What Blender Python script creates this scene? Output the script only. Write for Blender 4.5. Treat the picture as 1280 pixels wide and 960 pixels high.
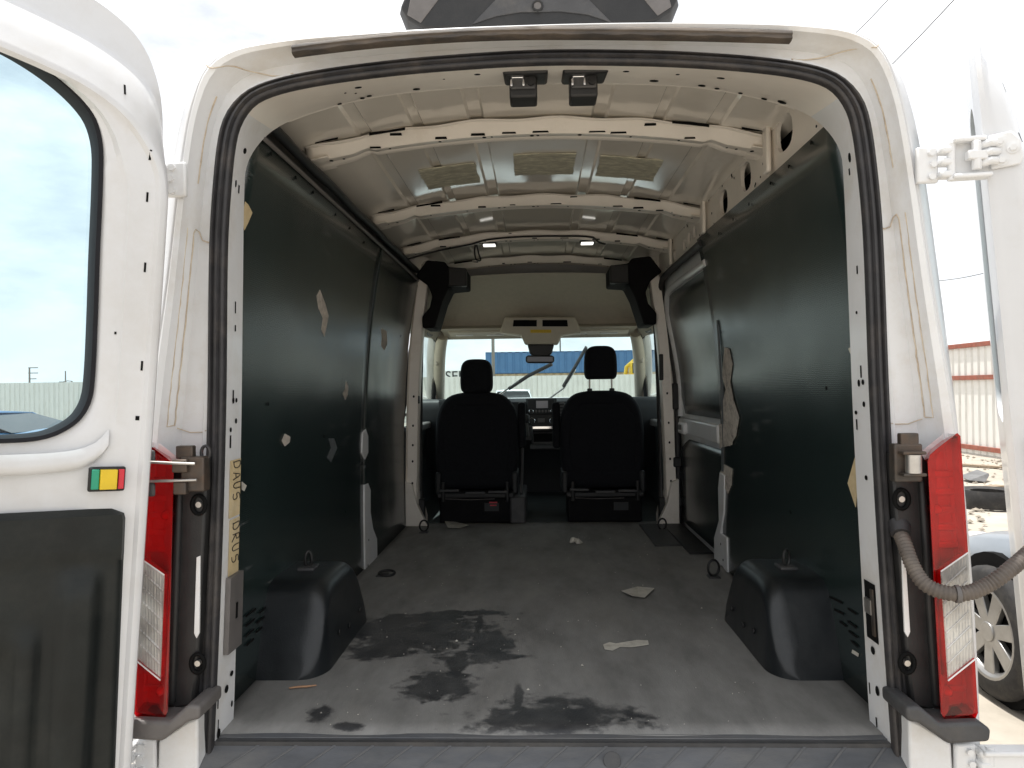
import bpy, bmesh, math, random
from mathutils import Vector, Matrix
from mathutils.bvhtree import BVHTree
random.seed(11)
sc = bpy.context.scene
for o in list(bpy.data.objects):
    bpy.data.objects.remove(o)
col = sc.collection
R = math.radians

# ------------------------------------------------------------------ camera
F, VX, VY = 925.0, 672.0, 488.0
CX, CY, CZ = -0.012, -1.81, 1.55
cam = bpy.data.cameras.new("camera")
cam.sensor_width = 36.0
cam.lens = 36.0 * F / 1280.0
cam.clip_start, cam.clip_end = 0.02, 2000.0
camo = bpy.data.objects.new("camera", cam)
col.objects.link(camo)
camo.location = (CX, CY, CZ)
CAMR = Matrix.Rotation(math.atan(32.0 / F), 3, 'Z') @ Matrix.Rotation(R(90) + math.atan(8.0 / F), 3, 'X') @ Matrix.Rotation(-R(0.75), 3, 'Z')
camo.rotation_euler = CAMR.to_euler()
sc.camera = camo

# ------------------------------------------------------------------ world, sun, exposure
SUN = Vector((-0.24, 0.15, 1.40)).normalized()
world = bpy.data.worlds.new("World")
sc.world = world
world.use_nodes = True
nt = world.node_tree
for n in list(nt.nodes):
    nt.nodes.remove(n)
sky = nt.nodes.new("ShaderNodeTexSky")
sky.sky_type = 'NISHITA'
sky.sun_disc = False
sky.sun_elevation = math.asin(SUN.z)
sky.sun_rotation = math.atan2(SUN.x, SUN.y)
sky.air_density = 1.0
sky.dust_density = 2.0
tc = nt.nodes.new("ShaderNodeTexCoord")
mp = nt.nodes.new("ShaderNodeMapping")
mp.inputs['Scale'].default_value = (1.6, 1.6, 4.2)
mp.inputs['Location'].default_value = (0.35, 0.1, 0.2)
nz = nt.nodes.new("ShaderNodeTexNoise")
nz.inputs['Scale'].default_value = 1.9
nz.inputs['Detail'].default_value = 9
nz.inputs['Roughness'].default_value = 0.58
rp = nt.nodes.new("ShaderNodeValToRGB")
rp.color_ramp.elements[0].position = 0.33
rp.color_ramp.elements[0].color = (0.55, 0.55, 0.55, 1)
rp.color_ramp.elements[1].position = 0.54
nz2 = nt.nodes.new("ShaderNodeTexNoise")
nz2.inputs['Scale'].default_value = 3.1
nz2.inputs['Detail'].default_value = 6
rp2 = nt.nodes.new("ShaderNodeValToRGB")
rp2.color_ramp.elements[0].position = 0.36
rp2.color_ramp.elements[0].color = (12.0, 12.3, 12.7, 1)
rp2.color_ramp.elements[1].position = 0.62
rp2.color_ramp.elements[1].color = (14.0, 14.1, 14.3, 1)
mx = nt.nodes.new("ShaderNodeMix")
mx.data_type = 'RGBA'
bg = nt.nodes.new("ShaderNodeBackground")
bg.inputs['Strength'].default_value = 0.085
wo = nt.nodes.new("ShaderNodeOutputWorld")
L = nt.links.new
L(tc.outputs['Generated'], mp.inputs['Vector'])
L(mp.outputs[0], nz.inputs['Vector'])
L(mp.outputs[0], nz2.inputs['Vector'])
L(nz.outputs['Fac'], rp.inputs[0])
L(nz2.outputs['Fac'], rp2.inputs[0])
L(rp.outputs[0], mx.inputs['Factor'])
L(sky.outputs[0], mx.inputs[6])
L(rp2.outputs[0], mx.inputs[7])
L(mx.outputs[2], bg.inputs[0])
L(bg.outputs[0], wo.inputs[0])

sl = bpy.data.lights.new("sun", 'SUN')
sl.energy = 4.8
sl.angle = R(0.6)
sl.color = (1.0, 0.97, 0.92)
so = bpy.data.objects.new("sun", sl)
col.objects.link(so)
so.location = (-8, 10, 22)
so.rotation_euler = SUN.to_track_quat('Z', 'Y').to_euler()

vs = sc.view_settings
vs.view_transform = 'Standard'
vs.look = 'None'
vs.exposure = 0.29
vs.gamma = 1.0
vs.use_curve_mapping = False
sc.cycles.use_denoising = True
try:
    sc.cycles.denoiser = 'OPENIMAGEDENOISE'
    sc.cycles.denoising_input_passes = 'RGB_ALBEDO_NORMAL'
except Exception:
    pass
sc.cycles.max_bounces = 12
sc.cycles.diffuse_bounces = 8
sc.cycles.glossy_bounces = 5
sc.cycles.transparent_max_bounces = 16
sc.cycles.sample_clamp_indirect = 6.0

# ------------------------------------------------------------------ materials
def M(name, base, rough=0.5, metal=0.0, var=0.12, scale=14.0, bump=0.0, bscale=None, alt=None,
      altpos=(0.52, 0.7), spec=None, coat=0.0, rvar=0.0, stretch=None, detail=6.0, emit=None, trans=0.0):
    m = bpy.data.materials.new(name)
    m.use_nodes = True
    t = m.node_tree
    p = t.nodes["Principled BSDF"]
    p.inputs['Roughness'].default_value = rough
    p.inputs['Metallic'].default_value = metal
    if spec is not None:
        p.inputs['Specular IOR Level'].default_value = spec
    if coat:
        p.inputs['Coat Weight'].default_value = coat
        p.inputs['Coat Roughness'].default_value = 0.08
    if trans:
        p.inputs['Transmission Weight'].default_value = trans
    c = t.nodes.new("ShaderNodeTexCoord")
    mpn = t.nodes.new("ShaderNodeMapping")
    if stretch:
        mpn.inputs['Scale'].default_value = stretch
    t.links.new(c.outputs['Object'], mpn.inputs[0])
    n = t.nodes.new("ShaderNodeTexNoise")
    n.inputs['Scale'].default_value = scale
    n.inputs['Detail'].default_value = detail
    n.inputs['Roughness'].default_value = 0.62
    t.links.new(mpn.outputs[0], n.inputs['Vector'])
    r = t.nodes.new("ShaderNodeValToRGB")
    lo = tuple(max(0.0, b * (1 - var)) for b in base) + (1,)
    hi = tuple(min(1.0, b * (1 + var)) for b in base) + (1,)
    r.color_ramp.elements[0].position = 0.3
    r.color_ramp.elements[0].color = lo
    r.color_ramp.elements[1].position = 0.7
    r.color_ramp.elements[1].color = hi
    t.links.new(n.outputs['Fac'], r.inputs[0])
    out = r.outputs[0]
    if alt is not None:
        n2 = t.nodes.new("ShaderNodeTexNoise")
        n2.inputs['Scale'].default_value = scale * 0.37
        n2.inputs['Detail'].default_value = 8
        n2.inputs['Roughness'].default_value = 0.7
        t.links.new(mpn.outputs[0], n2.inputs['Vector'])
        r2 = t.nodes.new("ShaderNodeValToRGB")
        r2.color_ramp.elements[0].position = altpos[0]
        r2.color_ramp.elements[1].position = altpos[1]
        t.links.new(n2.outputs['Fac'], r2.inputs[0])
        mxn = t.nodes.new("ShaderNodeMix")
        mxn.data_type = 'RGBA'
        t.links.new(r2.outputs[0], mxn.inputs['Factor'])
        t.links.new(out, mxn.inputs[6])
        mxn.inputs[7].default_value = tuple(alt) + (1,)
        out = mxn.outputs[2]
    t.links.new(out, p.inputs['Base Color'])
    if rvar:
        mr = t.nodes.new("ShaderNodeMapRange")
        mr.inputs['To Min'].default_value = max(0.02, rough - rvar)
        mr.inputs['To Max'].default_value = min(1.0, rough + rvar)
        t.links.new(n.outputs['Fac'], mr.inputs['Value'])
        t.links.new(mr.outputs[0], p.inputs['Roughness'])
    if bump:
        nb = t.nodes.new("ShaderNodeTexNoise")
        nb.inputs['Scale'].default_value = bscale or scale * 6
        nb.inputs['Detail'].default_value = 4
        t.links.new(mpn.outputs[0], nb.inputs['Vector'])
        b = t.nodes.new("ShaderNodeBump")
        b.inputs['Strength'].default_value = bump
        b.inputs['Distance'].default_value = 0.004
        t.links.new(nb.outputs['Fac'], b.inputs['Height'])
        t.links.new(b.outputs[0], p.inputs['Normal'])
    if emit:
        p.inputs['Emission Color'].default_value = tuple(emit[:3]) + (1,)
        p.inputs['Emission Strength'].default_value = emit[3]
    return m

def glass(name, tint, refl=1.0):
    m = bpy.data.materials.new(name)
    m.use_nodes = True
    t = m.node_tree
    for n in list(t.nodes):
        t.nodes.remove(n)
    o = t.nodes.new("ShaderNodeOutputMaterial")
    tr = t.nodes.new("ShaderNodeBsdfTransparent")
    c = t.nodes.new("ShaderNodeTexCoord")
    n = t.nodes.new("ShaderNodeTexNoise")
    n.inputs['Scale'].default_value = 9
    n.inputs['Detail'].default_value = 7
    t.links.new(c.outputs['Object'], n.inputs['Vector'])
    r = t.nodes.new("ShaderNodeValToRGB")
    r.color_ramp.elements[0].position = 0.3
    r.color_ramp.elements[0].color = tuple(0.95 * v for v in tint) + (1,)
    r.color_ramp.elements[1].position = 0.6
    r.color_ramp.elements[1].color = tuple(tint) + (1,)
    t.links.new(n.outputs['Fac'], r.inputs[0])
    t.links.new(r.outputs[0], tr.inputs[0])
    g = t.nodes.new("ShaderNodeBsdfGlossy")
    g.inputs['Roughness'].default_value = 0.02
    f = t.nodes.new("ShaderNodeLayerWeight")
    f.inputs['Blend'].default_value = 0.5
    pw = t.nodes.new("ShaderNodeMath")
    pw.operation = 'POWER'
    pw.inputs[1].default_value = 4.0
    t.links.new(f.outputs['Facing'], pw.inputs[0])
    mm = t.nodes.new("ShaderNodeMath")
    mm.operation = 'MULTIPLY_ADD'
    mm.inputs[1].default_value = 0.85 * refl
    mm.inputs[2].default_value = 0.045 * refl
    t.links.new(pw.outputs[0], mm.inputs[0])
    mix = t.nodes.new("ShaderNodeMixShader")
    t.links.new(mm.outputs[0], mix.inputs[0])
    t.links.new(tr.outputs[0], mix.inputs[1])
    t.links.new(g.outputs[0], mix.inputs[2])
    t.links.new(mix.outputs[0], o.inputs[0])
    return m

def LENS(name, a, b, rough, metal, sc_, strength=0.8, wavek=1.0):
    """moulded lamp optic: small prisms under a smooth clear cover"""
    m = bpy.data.materials.new(name)
    m.use_nodes = True
    t = m.node_tree
    p = t.nodes["Principled BSDF"]
    p.inputs['Roughness'].default_value = rough
    p.inputs['Metallic'].default_value = metal
    p.inputs['Coat Weight'].default_value = 1.0
    p.inputs['Coat Roughness'].default_value = 0.04
    c = t.nodes.new("ShaderNodeTexCoord")
    mpn = t.nodes.new("ShaderNodeMapping")
    mpn.inputs['Scale'].default_value = (1.0, 0.6, 0.55)
    t.links.new(c.outputs['Object'], mpn.inputs[0])
    v = t.nodes.new("ShaderNodeTexVoronoi")
    v.distance = 'CHEBYCHEV'
    v.inputs['Scale'].default_value = sc_ * 2.2
    v.inputs['Randomness'].default_value = 0.35
    t.links.new(mpn.outputs[0], v.inputs['Vector'])
    w = t.nodes.new("ShaderNodeTexWave")
    w.bands_direction = 'X'
    w.inputs['Scale'].default_value = sc_
    w.inputs['Distortion'].default_value = 1.5
    w.inputs['Detail Scale'].default_value = 0.6
    t.links.new(mpn.outputs[0], w.inputs['Vector'])
    n = t.nodes.new("ShaderNodeTexNoise")
    n.inputs['Scale'].default_value = 11
    n.inputs['Detail'].default_value = 3
    t.links.new(c.outputs['Object'], n.inputs['Vector'])
    ad = t.nodes.new("ShaderNodeMath")
    ad.operation = 'MULTIPLY_ADD'
    ad.inputs[1].default_value = wavek
    t.links.new(w.outputs['Fac'], ad.inputs[0])
    t.links.new(v.outputs['Distance'], ad.inputs[2])
    r = t.nodes.new("ShaderNodeValToRGB")
    r.color_ramp.elements[0].position = 0.40
    r.color_ramp.elements[0].color = tuple(a) + (1,)
    r.color_ramp.elements[1].position = 0.64
    r.color_ramp.elements[1].color = tuple(b) + (1,)
    t.links.new(n.outputs['Fac'], r.inputs[0])
    t.links.new(r.outputs[0], p.inputs['Base Color'])
    bp = t.nodes.new("ShaderNodeBump")
    bp.inputs['Strength'].default_value = strength
    bp.inputs['Distance'].default_value = 0.006
    t.links.new(ad.outputs[0], bp.inputs['Height'])
    t.links.new(bp.outputs[0], p.inputs['Normal'])
    return m
WHITE = M("white_paint", (0.665, 0.67, 0.68), 0.32, var=0.03, scale=5, coat=0.35, alt=(0.50, 0.47, 0.42), altpos=(0.52, 0.95), rvar=0.08)
FRAME = M("white_frame_paint", (0.77, 0.775, 0.78), 0.36, var=0.03, scale=7, coat=0.2, alt=(0.55, 0.49, 0.40), altpos=(0.50, 0.88), rvar=0.1)
ROOFP = M("roof_inner_paint", (0.82, 0.77, 0.69), 0.09, var=0.03, scale=4, coat=0.3, spec=0.7, alt=(0.62, 0.57, 0.50), altpos=(0.55, 0.95), rvar=0.03)
RIBP = M("roof_rib_bounce_paint", (0.82, 0.765, 0.69), 0.33, var=0.04, scale=9, alt=(0.55, 0.47, 0.38), altpos=(0.55, 0.9), rvar=0.1)  # cream rib paint; its warmth stands for bounce light on the header panel
RUBBER = M("seal_rubber", (0.030, 0.029, 0.031), 0.55, var=0.3, scale=25, bump=0.15, alt=(0.12, 0.10, 0.085), altpos=(0.5, 0.95), rvar=0.15)
GASK = M("window_gasket_rubber", (0.012, 0.012, 0.015), 0.6, var=0.3, scale=25, rvar=0.1, spec=0.2)
DUSTRUB = M("dusty_rubber", (0.05, 0.043, 0.038), 0.7, var=0.3, scale=18, bump=0.2, alt=(0.21, 0.16, 0.115), altpos=(0.45, 0.85), stretch=(0.5, 1, 3))
BLACK = M("black_plastic", (0.014, 0.014, 0.0145), 0.52, var=0.3, scale=20, bump=0.12, bscale=300, alt=(0.04, 0.037, 0.034), altpos=(0.5, 0.95), rvar=0.12)
DKGREY = M("dark_grey_plastic", (0.055, 0.055, 0.057), 0.55, var=0.2, scale=18, bump=0.15, bscale=260, alt=(0.12, 0.11, 0.10), altpos=(0.5, 0.95), rvar=0.1)
GREYPL = M("grey_plastic", (0.13, 0.12, 0.115), 0.55, var=0.15, scale=18, bump=0.1, bscale=260, rvar=0.1)
ARCH = M("wheel_arch_plastic", (0.010, 0.0125, 0.0145), 0.36, var=0.3, scale=8, bump=0.12, bscale=200, alt=(0.040, 0.042, 0.043), altpos=(0.52, 0.85), rvar=0.12)
SEATM = M("black_seat_cloth", (0.010, 0.011, 0.014), 0.85, var=0.2, scale=60, bump=0.3, bscale=700, spec=0.2)
TRIMB = M("cab_black_trim", (0.016, 0.018, 0.020), 0.55, var=0.2, scale=25, bump=0.1, bscale=300, rvar=0.1)
TRIMD = M("matt_black_trim", (0.009, 0.009, 0.010), 0.8, var=0.2, scale=25, bump=0.1, bscale=300, spec=0.15)
BEIGE = M("headliner_cloth", (0.47, 0.43, 0.36), 0.9, var=0.05, scale=30, bump=0.2, bscale=500, spec=0.2)
BEIGE2 = M("beige_plastic", (0.52, 0.47, 0.385), 0.6, var=0.04, scale=20, bump=0.05)
STEEL = M("zinc_steel", (0.52, 0.50, 0.47), 0.35, metal=0.9, var=0.15, scale=30, alt=(0.25, 0.17, 0.11), altpos=(0.55, 0.9), rvar=0.12)
CHROME = M("chrome", (0.8, 0.8, 0.82), 0.12, metal=1.0, var=0.03)
RUSTY = M("grimy_steel", (0.075, 0.066, 0.058), 0.5, metal=0.5, var=0.3, scale=25, alt=(0.15, 0.09, 0.055), altpos=(0.45, 0.8), rvar=0.15)
VOID = M("dark_opening", (0.008, 0.008, 0.008), 0.9, spec=0.1)
SEALER = M("tan_seam_sealer", (0.56, 0.46, 0.35), 0.7, var=0.25, scale=40, alt=(0.70, 0.64, 0.53), altpos=(0.45, 0.7))
TAPE = M("tan_masking_tape", (0.62, 0.49, 0.28), 0.75, var=0.12, scale=22, bump=0.2, bscale=180, alt=(0.70, 0.62, 0.46), altpos=(0.5, 0.8))
INK = M("black_marker_ink", (0.02, 0.015, 0.012), 0.5)
TORN = M("torn_tape_residue", (0.56, 0.51, 0.45), 0.8, var=0.25, scale=50, bump=0.5, bscale=200, alt=(0.20, 0.17, 0.15), altpos=(0.52, 0.68))
PAPER = M("dirty_paper", (0.60, 0.57, 0.50), 0.85, var=0.12, scale=45, bump=0.2, alt=(0.36, 0.32, 0.26), altpos=(0.52, 0.8))
REDL = LENS("red_lamp_plastic", (0.66, 0.005, 0.010), (0.40, 0.003, 0.006), 0.25, 0.0, 60, 0.18, 0.4)
CLEARL = LENS("clear_lamp_plastic", (0.86, 0.85, 0.83), (0.50, 0.48, 0.46), 0.2, 0.3, 48, 0.45, 0.3)
PAD = M("fibrous_sound_pad", (0.60, 0.575, 0.45), 0.9, var=0.35, scale=70, bump=0.5, bscale=160, alt=(0.44, 0.42, 0.32), altpos=(0.45, 0.7), stretch=(0.35, 1, 1))
YELLOW = M("yellow_plastic", (0.72, 0.50, 0.02), 0.4, var=0.08, scale=20)
GREEN = M("green_plastic", (0.02, 0.30, 0.18), 0.4, var=0.08)
RED = M("red_plastic", (0.62, 0.03, 0.05), 0.4, var=0.08)
YLABEL = M("yellow_warning_label", (0.62, 0.42, 0.03), 0.6, var=0.1, scale=80)
CONDUIT = M("grey_brown_conduit", (0.12, 0.10, 0.085), 0.65, var=0.25, scale=30, alt=(0.20, 0.165, 0.13), altpos=(0.5, 0.85))
SCREEN = M("unlit_screen_reflection", (0.32, 0.31, 0.34), 0.2, var=0.03)  # grey base colour stands for the reflection in the unlit screen
GLASSD = glass("door_glass", (0.66, 0.82, 0.86))
GLASSW = glass("windscreen_glass", (0.76, 0.91, 0.905), 0.7)
GLASSC = glass("car_glass", (0.16, 0.20, 0.21), 1.2)
def tinted(name, tint, refl):
    m = glass(name, tint, refl)
    return m
REDG = tinted("red_lens_plastic", (0.80, 0.012, 0.018), 1.1)
CLRG = tinted("clear_lens_plastic", (0.90, 0.90, 0.89), 1.3)
REFL = M("lamp_reflector", (0.80, 0.79, 0.78), 0.35, metal=0.25, var=0.10, scale=25, bump=0.5, bscale=90)
CHROMEL = M("lamp_chrome", (0.75, 0.75, 0.76), 0.16, metal=0.9, var=0.15, scale=40, bump=0.3, bscale=70)
CLEARB = M("lamp_bulb_glass", (0.75, 0.72, 0.62), 0.1, var=0.05, coat=0.5)
LAMPW = M("lit_lamp_diffuser", (0.8, 0.8, 0.78), 0.4, emit=(1.0, 0.97, 0.9, 1.4))
LINERT = M("torn_liner_edge", (0.10, 0.11, 0.115), 0.6, var=0.3, scale=40)

# liner: fluted plastic board, faint horizontal flutes
def liner_mat():
    m = M("fluted_liner_board", (0.0145, 0.0255, 0.0245), 0.26, var=0.12, scale=3.0, alt=(0.028, 0.036, 0.038), altpos=(0.5, 1.0), rvar=0.025, stretch=(1, 1, 0.35), spec=1.0)
    t = m.node_tree
    p = t.nodes["Principled BSDF"]
    c = t.nodes.new("ShaderNodeTexCoord")
    w = t.nodes.new("ShaderNodeTexWave")
    w.bands_direction = 'Z'
    w.inputs['Scale'].default_value = 55
    w.inputs['Distortion'].default_value = 0.3
    t.links.new(c.outputs['Object'], w.inputs['Vector'])
    nn = t.nodes.new("ShaderNodeTexNoise")
    nn.inputs['Scale'].default_value = 2.6
    nn.inputs['Detail'].default_value = 1
    t.links.new(c.outputs['Object'], nn.inputs['Vector'])
    b = t.nodes.new("ShaderNodeBump")
    b.inputs['Strength'].default_value = 0.035
    b.inputs['Distance'].default_value = 0.002
    t.links.new(w.outputs['Fac'], b.inputs['Height'])
    b2 = t.nodes.new("ShaderNodeBump")
    b2.inputs['Strength'].default_value = 0.22
    b2.inputs['Distance'].default_value = 0.03
    t.links.new(nn.outputs['Fac'], b2.inputs['Height'])
    t.links.new(b.outputs[0], b2.inputs['Normal'])
    t.links.new(b2.outputs[0], p.inputs['Normal'])
    # scuffs dragged along the wall by loads
    base = p.inputs['Base Color'].links[0].from_socket
    ms = t.nodes.new("ShaderNodeMapping")
    ms.inputs['Scale'].default_value = (1, 0.10, 1.0)
    ms.inputs['Rotation'].default_value = (R(7), 0, 0)
    t.links.new(c.outputs['Object'], ms.inputs[0])
    s1 = t.nodes.new("ShaderNodeTexNoise")
    s1.inputs['Scale'].default_value = 42
    s1.inputs['Detail'].default_value = 4
    t.links.new(ms.outputs[0], s1.inputs['Vector'])
    s2 = t.nodes.new("ShaderNodeTexNoise")
    s2.inputs['Scale'].default_value = 3.3
    t.links.new(c.outputs['Object'], s2.inputs['Vector'])
    sm = t.nodes.new("ShaderNodeMath")
    sm.operation = 'MULTIPLY'
    t.links.new(s1.outputs['Fac'], sm.inputs[0])
    t.links.new(s2.outputs['Fac'], sm.inputs[1])
    sr = t.nodes.new("ShaderNodeValToRGB")
    sr.color_ramp.elements[0].position = 0.355
    sr.color_ramp.elements[1].position = 0.43
    t.links.new(sm.outputs[0], sr.inputs[0])
    sx = t.nodes.new("ShaderNodeMix")
    sx.data_type = 'RGBA'
    t.links.new(sr.outputs[0], sx.inputs['Factor'])
    t.links.new(base, sx.inputs[6])
    sx.inputs[7].default_value = (0.075, 0.085, 0.085, 1)
    t.links.new(sx.outputs[2], p.inputs['Base Color'])
    return m
LINER = liner_mat()

def on_floor(x, y, z=0.72):
    r_ = CAMR @ Vector(((x - 640.0) / F, -(y - 480.0) / F, -1.0))
    t_ = (z - CZ) / r_.z
    return (CX + r_.x * t_, CY + r_.y * t_)

def floor_mat():
    m = M("worn_floor_mat", (0.222, 0.218, 0.208), 0.75, var=0.26, scale=6, bump=0.3, bscale=140, alt=(0.27, 0.258, 0.235), altpos=(0.48, 0.85), stretch=(1.6, 0.6, 1))
    t = m.node_tree
    p = t.nodes["Principled BSDF"]
    base = p.inputs['Base Color'].links[0].from_socket
    c = t.nodes.new("ShaderNodeTexCoord")
    wn = t.nodes.new("ShaderNodeTexNoise")
    wn.inputs['Scale'].default_value = 8
    wn.inputs['Detail'].default_value = 7
    wn.inputs['Roughness'].default_value = 0.68
    t.links.new(c.outputs['Object'], wn.inputs['Vector'])
    px = [(520, 792, 88, 24), (475, 814, 48, 13), (612, 806, 34, 20), (540, 772, 40, 7), (572, 832, 12, 24), (470, 790, 34, 10), (545, 858, 42, 18), (568, 852, 22, 16), (690, 897, 100, 22),
          (400, 894, 15, 9), (440, 909, 20, 5), (575, 767, 60, 3.2), (597, 786, 5, 24), (628, 822, 40, 4), (500, 775, 30, 8), (648, 880, 6, 22)]
    last = None
    for (x, y, rx, ry) in px:
        cx, cy = on_floor(x, y)
        ax = on_floor(x + rx, y)[0] - cx
        ay = (on_floor(x, y - ry)[1] - on_floor(x, y + ry)[1]) / 2
        s = t.nodes.new("ShaderNodeMapping")
        s.vector_type = 'POINT'
        s.inputs['Location'].default_value = (-cx / ax, -cy / ay, 0)
        s.inputs['Scale'].default_value = (1 / ax, 1 / ay, 0)
        t.links.new(c.outputs['Object'], s.inputs[0])
        ln = t.nodes.new("ShaderNodeVectorMath")
        ln.operation = 'LENGTH'
        t.links.new(s.outputs[0], ln.inputs[0])
        if last is None:
            last = ln.outputs['Value']
        else:
            mn = t.nodes.new("ShaderNodeMath")
            mn.operation = 'MINIMUM'
            t.links.new(last, mn.inputs[0])
            t.links.new(ln.outputs['Value'], mn.inputs[1])
            last = mn.outputs[0]
    wf = t.nodes.new("ShaderNodeTexNoise")
    wf.inputs['Scale'].default_value = 26
    wf.inputs['Detail'].default_value = 5
    t.links.new(c.outputs['Object'], wf.inputs['Vector'])
    af = t.nodes.new("ShaderNodeMath")
    af.operation = 'MULTIPLY_ADD'
    af.inputs[1].default_value = 1.6
    t.links.new(wf.outputs['Fac'], af.inputs[0])
    t.links.new(last, af.inputs[2])
    ad = t.nodes.new("ShaderNodeMath")
    ad.operation = 'MULTIPLY_ADD'
    ad.inputs[1].default_value = 2.6
    t.links.new(wn.outputs['Fac'], ad.inputs[0])
    t.links.new(af.outputs[0], ad.inputs[2])
    mr = t.nodes.new("ShaderNodeMapRange")
    mr.inputs['From Min'].default_value = 2.86
    mr.inputs['From Max'].default_value = 3.30
    mr.inputs['To Min'].default_value = 1.0
    mr.inputs['To Max'].default_value = 0.0
    t.links.new(ad.outputs[0], mr.inputs['Value'])
    mxn = t.nodes.new("ShaderNodeMix")
    mxn.data_type = 'RGBA'
    sm = t.nodes.new("ShaderNodeTexNoise")
    sm.inputs['Scale'].default_value = 9
    sm.inputs['Detail'].default_value = 6
    t.links.new(c.outputs['Object'], sm.inputs['Vector'])
    smr = t.nodes.new("ShaderNodeMapRange")
    smr.inputs['From Min'].default_value = 0.36
    smr.inputs['From Max'].default_value = 0.62
    smr.inputs['To Min'].default_value = 1.0
    smr.inputs['To Max'].default_value = 0.78
    t.links.new(sm.outputs['Fac'], smr.inputs['Value'])
    smm = t.nodes.new("ShaderNodeMath")
    smm.operation = 'MULTIPLY'
    t.links.new(mr.outputs[0], smm.inputs[0])
    t.links.new(smr.outputs[0], smm.inputs[1])
    t.links.new(smm.outputs[0], mxn.inputs['Factor'])
    t.links.new(base, mxn.inputs[6])
    mxn.inputs[7].default_value = (0.030, 0.031, 0.034, 1)
    # pale specks
    vo = t.nodes.new("ShaderNodeTexNoise")
    vo.inputs['Scale'].default_value = 34
    vo.inputs['Detail'].default_value = 5
    t.links.new(c.outputs['Object'], vo.inputs['Vector'])
    sp = t.nodes.new("ShaderNodeValToRGB")
    sp.color_ramp.elements[0].position = 0.70
    sp.color_ramp.elements[1].position = 0.84
    t.links.new(vo.outputs['Fac'], sp.inputs[0])
    mx2 = t.nodes.new("ShaderNodeMix")
    mx2.data_type = 'RGBA'
    t.links.new(sp.outputs[0], mx2.inputs['Factor'])
    t.links.new(mxn.outputs[2], mx2.inputs[6])
    mx2.inputs[7].default_value = (0.33, 0.31, 0.27, 1)
    t.links.new(mx2.outputs[2], p.inputs['Base Color'])
    m3 = t.nodes.new("ShaderNodeMapRange")
    m3.inputs['To Min'].default_value = 0.75
    m3.inputs['To Max'].default_value = 0.42
    t.links.new(mr.outputs[0], m3.inputs['Value'])
    t.links.new(m3.outputs[0], p.inputs['Roughness'])
    return m
FLOORM = floor_mat()
SCUFF = M("scuff_plate_plastic", (0.095, 0.10, 0.11), 0.5, var=0.25, scale=9, bump=0.15, bscale=200, alt=(0.17, 0.165, 0.155), altpos=(0.45, 0.8), rvar=0.12, stretch=(0.6, 2, 1))

# ------------------------------------------------------------------ helpers
def at(x, y, d):
    r_ = CAMR @ Vector(((x - 640.0) / F, -(y - 480.0) / F, -1.0))
    return Vector((CX, CY, CZ)) + r_ * (d / r_.y)

def link(o, parent=None):
    col.objects.link(o)
    if parent is not None:
        o.parent = parent
        m = Matrix.Identity(4)
        q = parent
        while q is not None:
            m = q.matrix_parent_inverse.inverted() if False else m
            q = q.parent
        o.matrix_parent_inverse = Matrix.Translation(-Vector(WL(parent)))
    return o

def WL(o):
    v = Vector(o.location)
    if o.parent is not None:
        v = v + Vector(WL(o.parent)) + o.matrix_parent_inverse.to_translation()
    return v

def tag(o, label=None, cat=None, group=None, kind=None):
    if label: o["label"] = label
    if cat: o["category"] = cat
    if group: o["group"] = group
    if kind: o["kind"] = kind
    return o

def empty(name, loc, label=None, cat=None, group=None, parent=None):
    o = bpy.data.objects.new(name, None)
    o.empty_display_size = 0.2
    o.location = loc
    link(o, parent)
    tag(o, label, cat, group)
    return o

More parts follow.
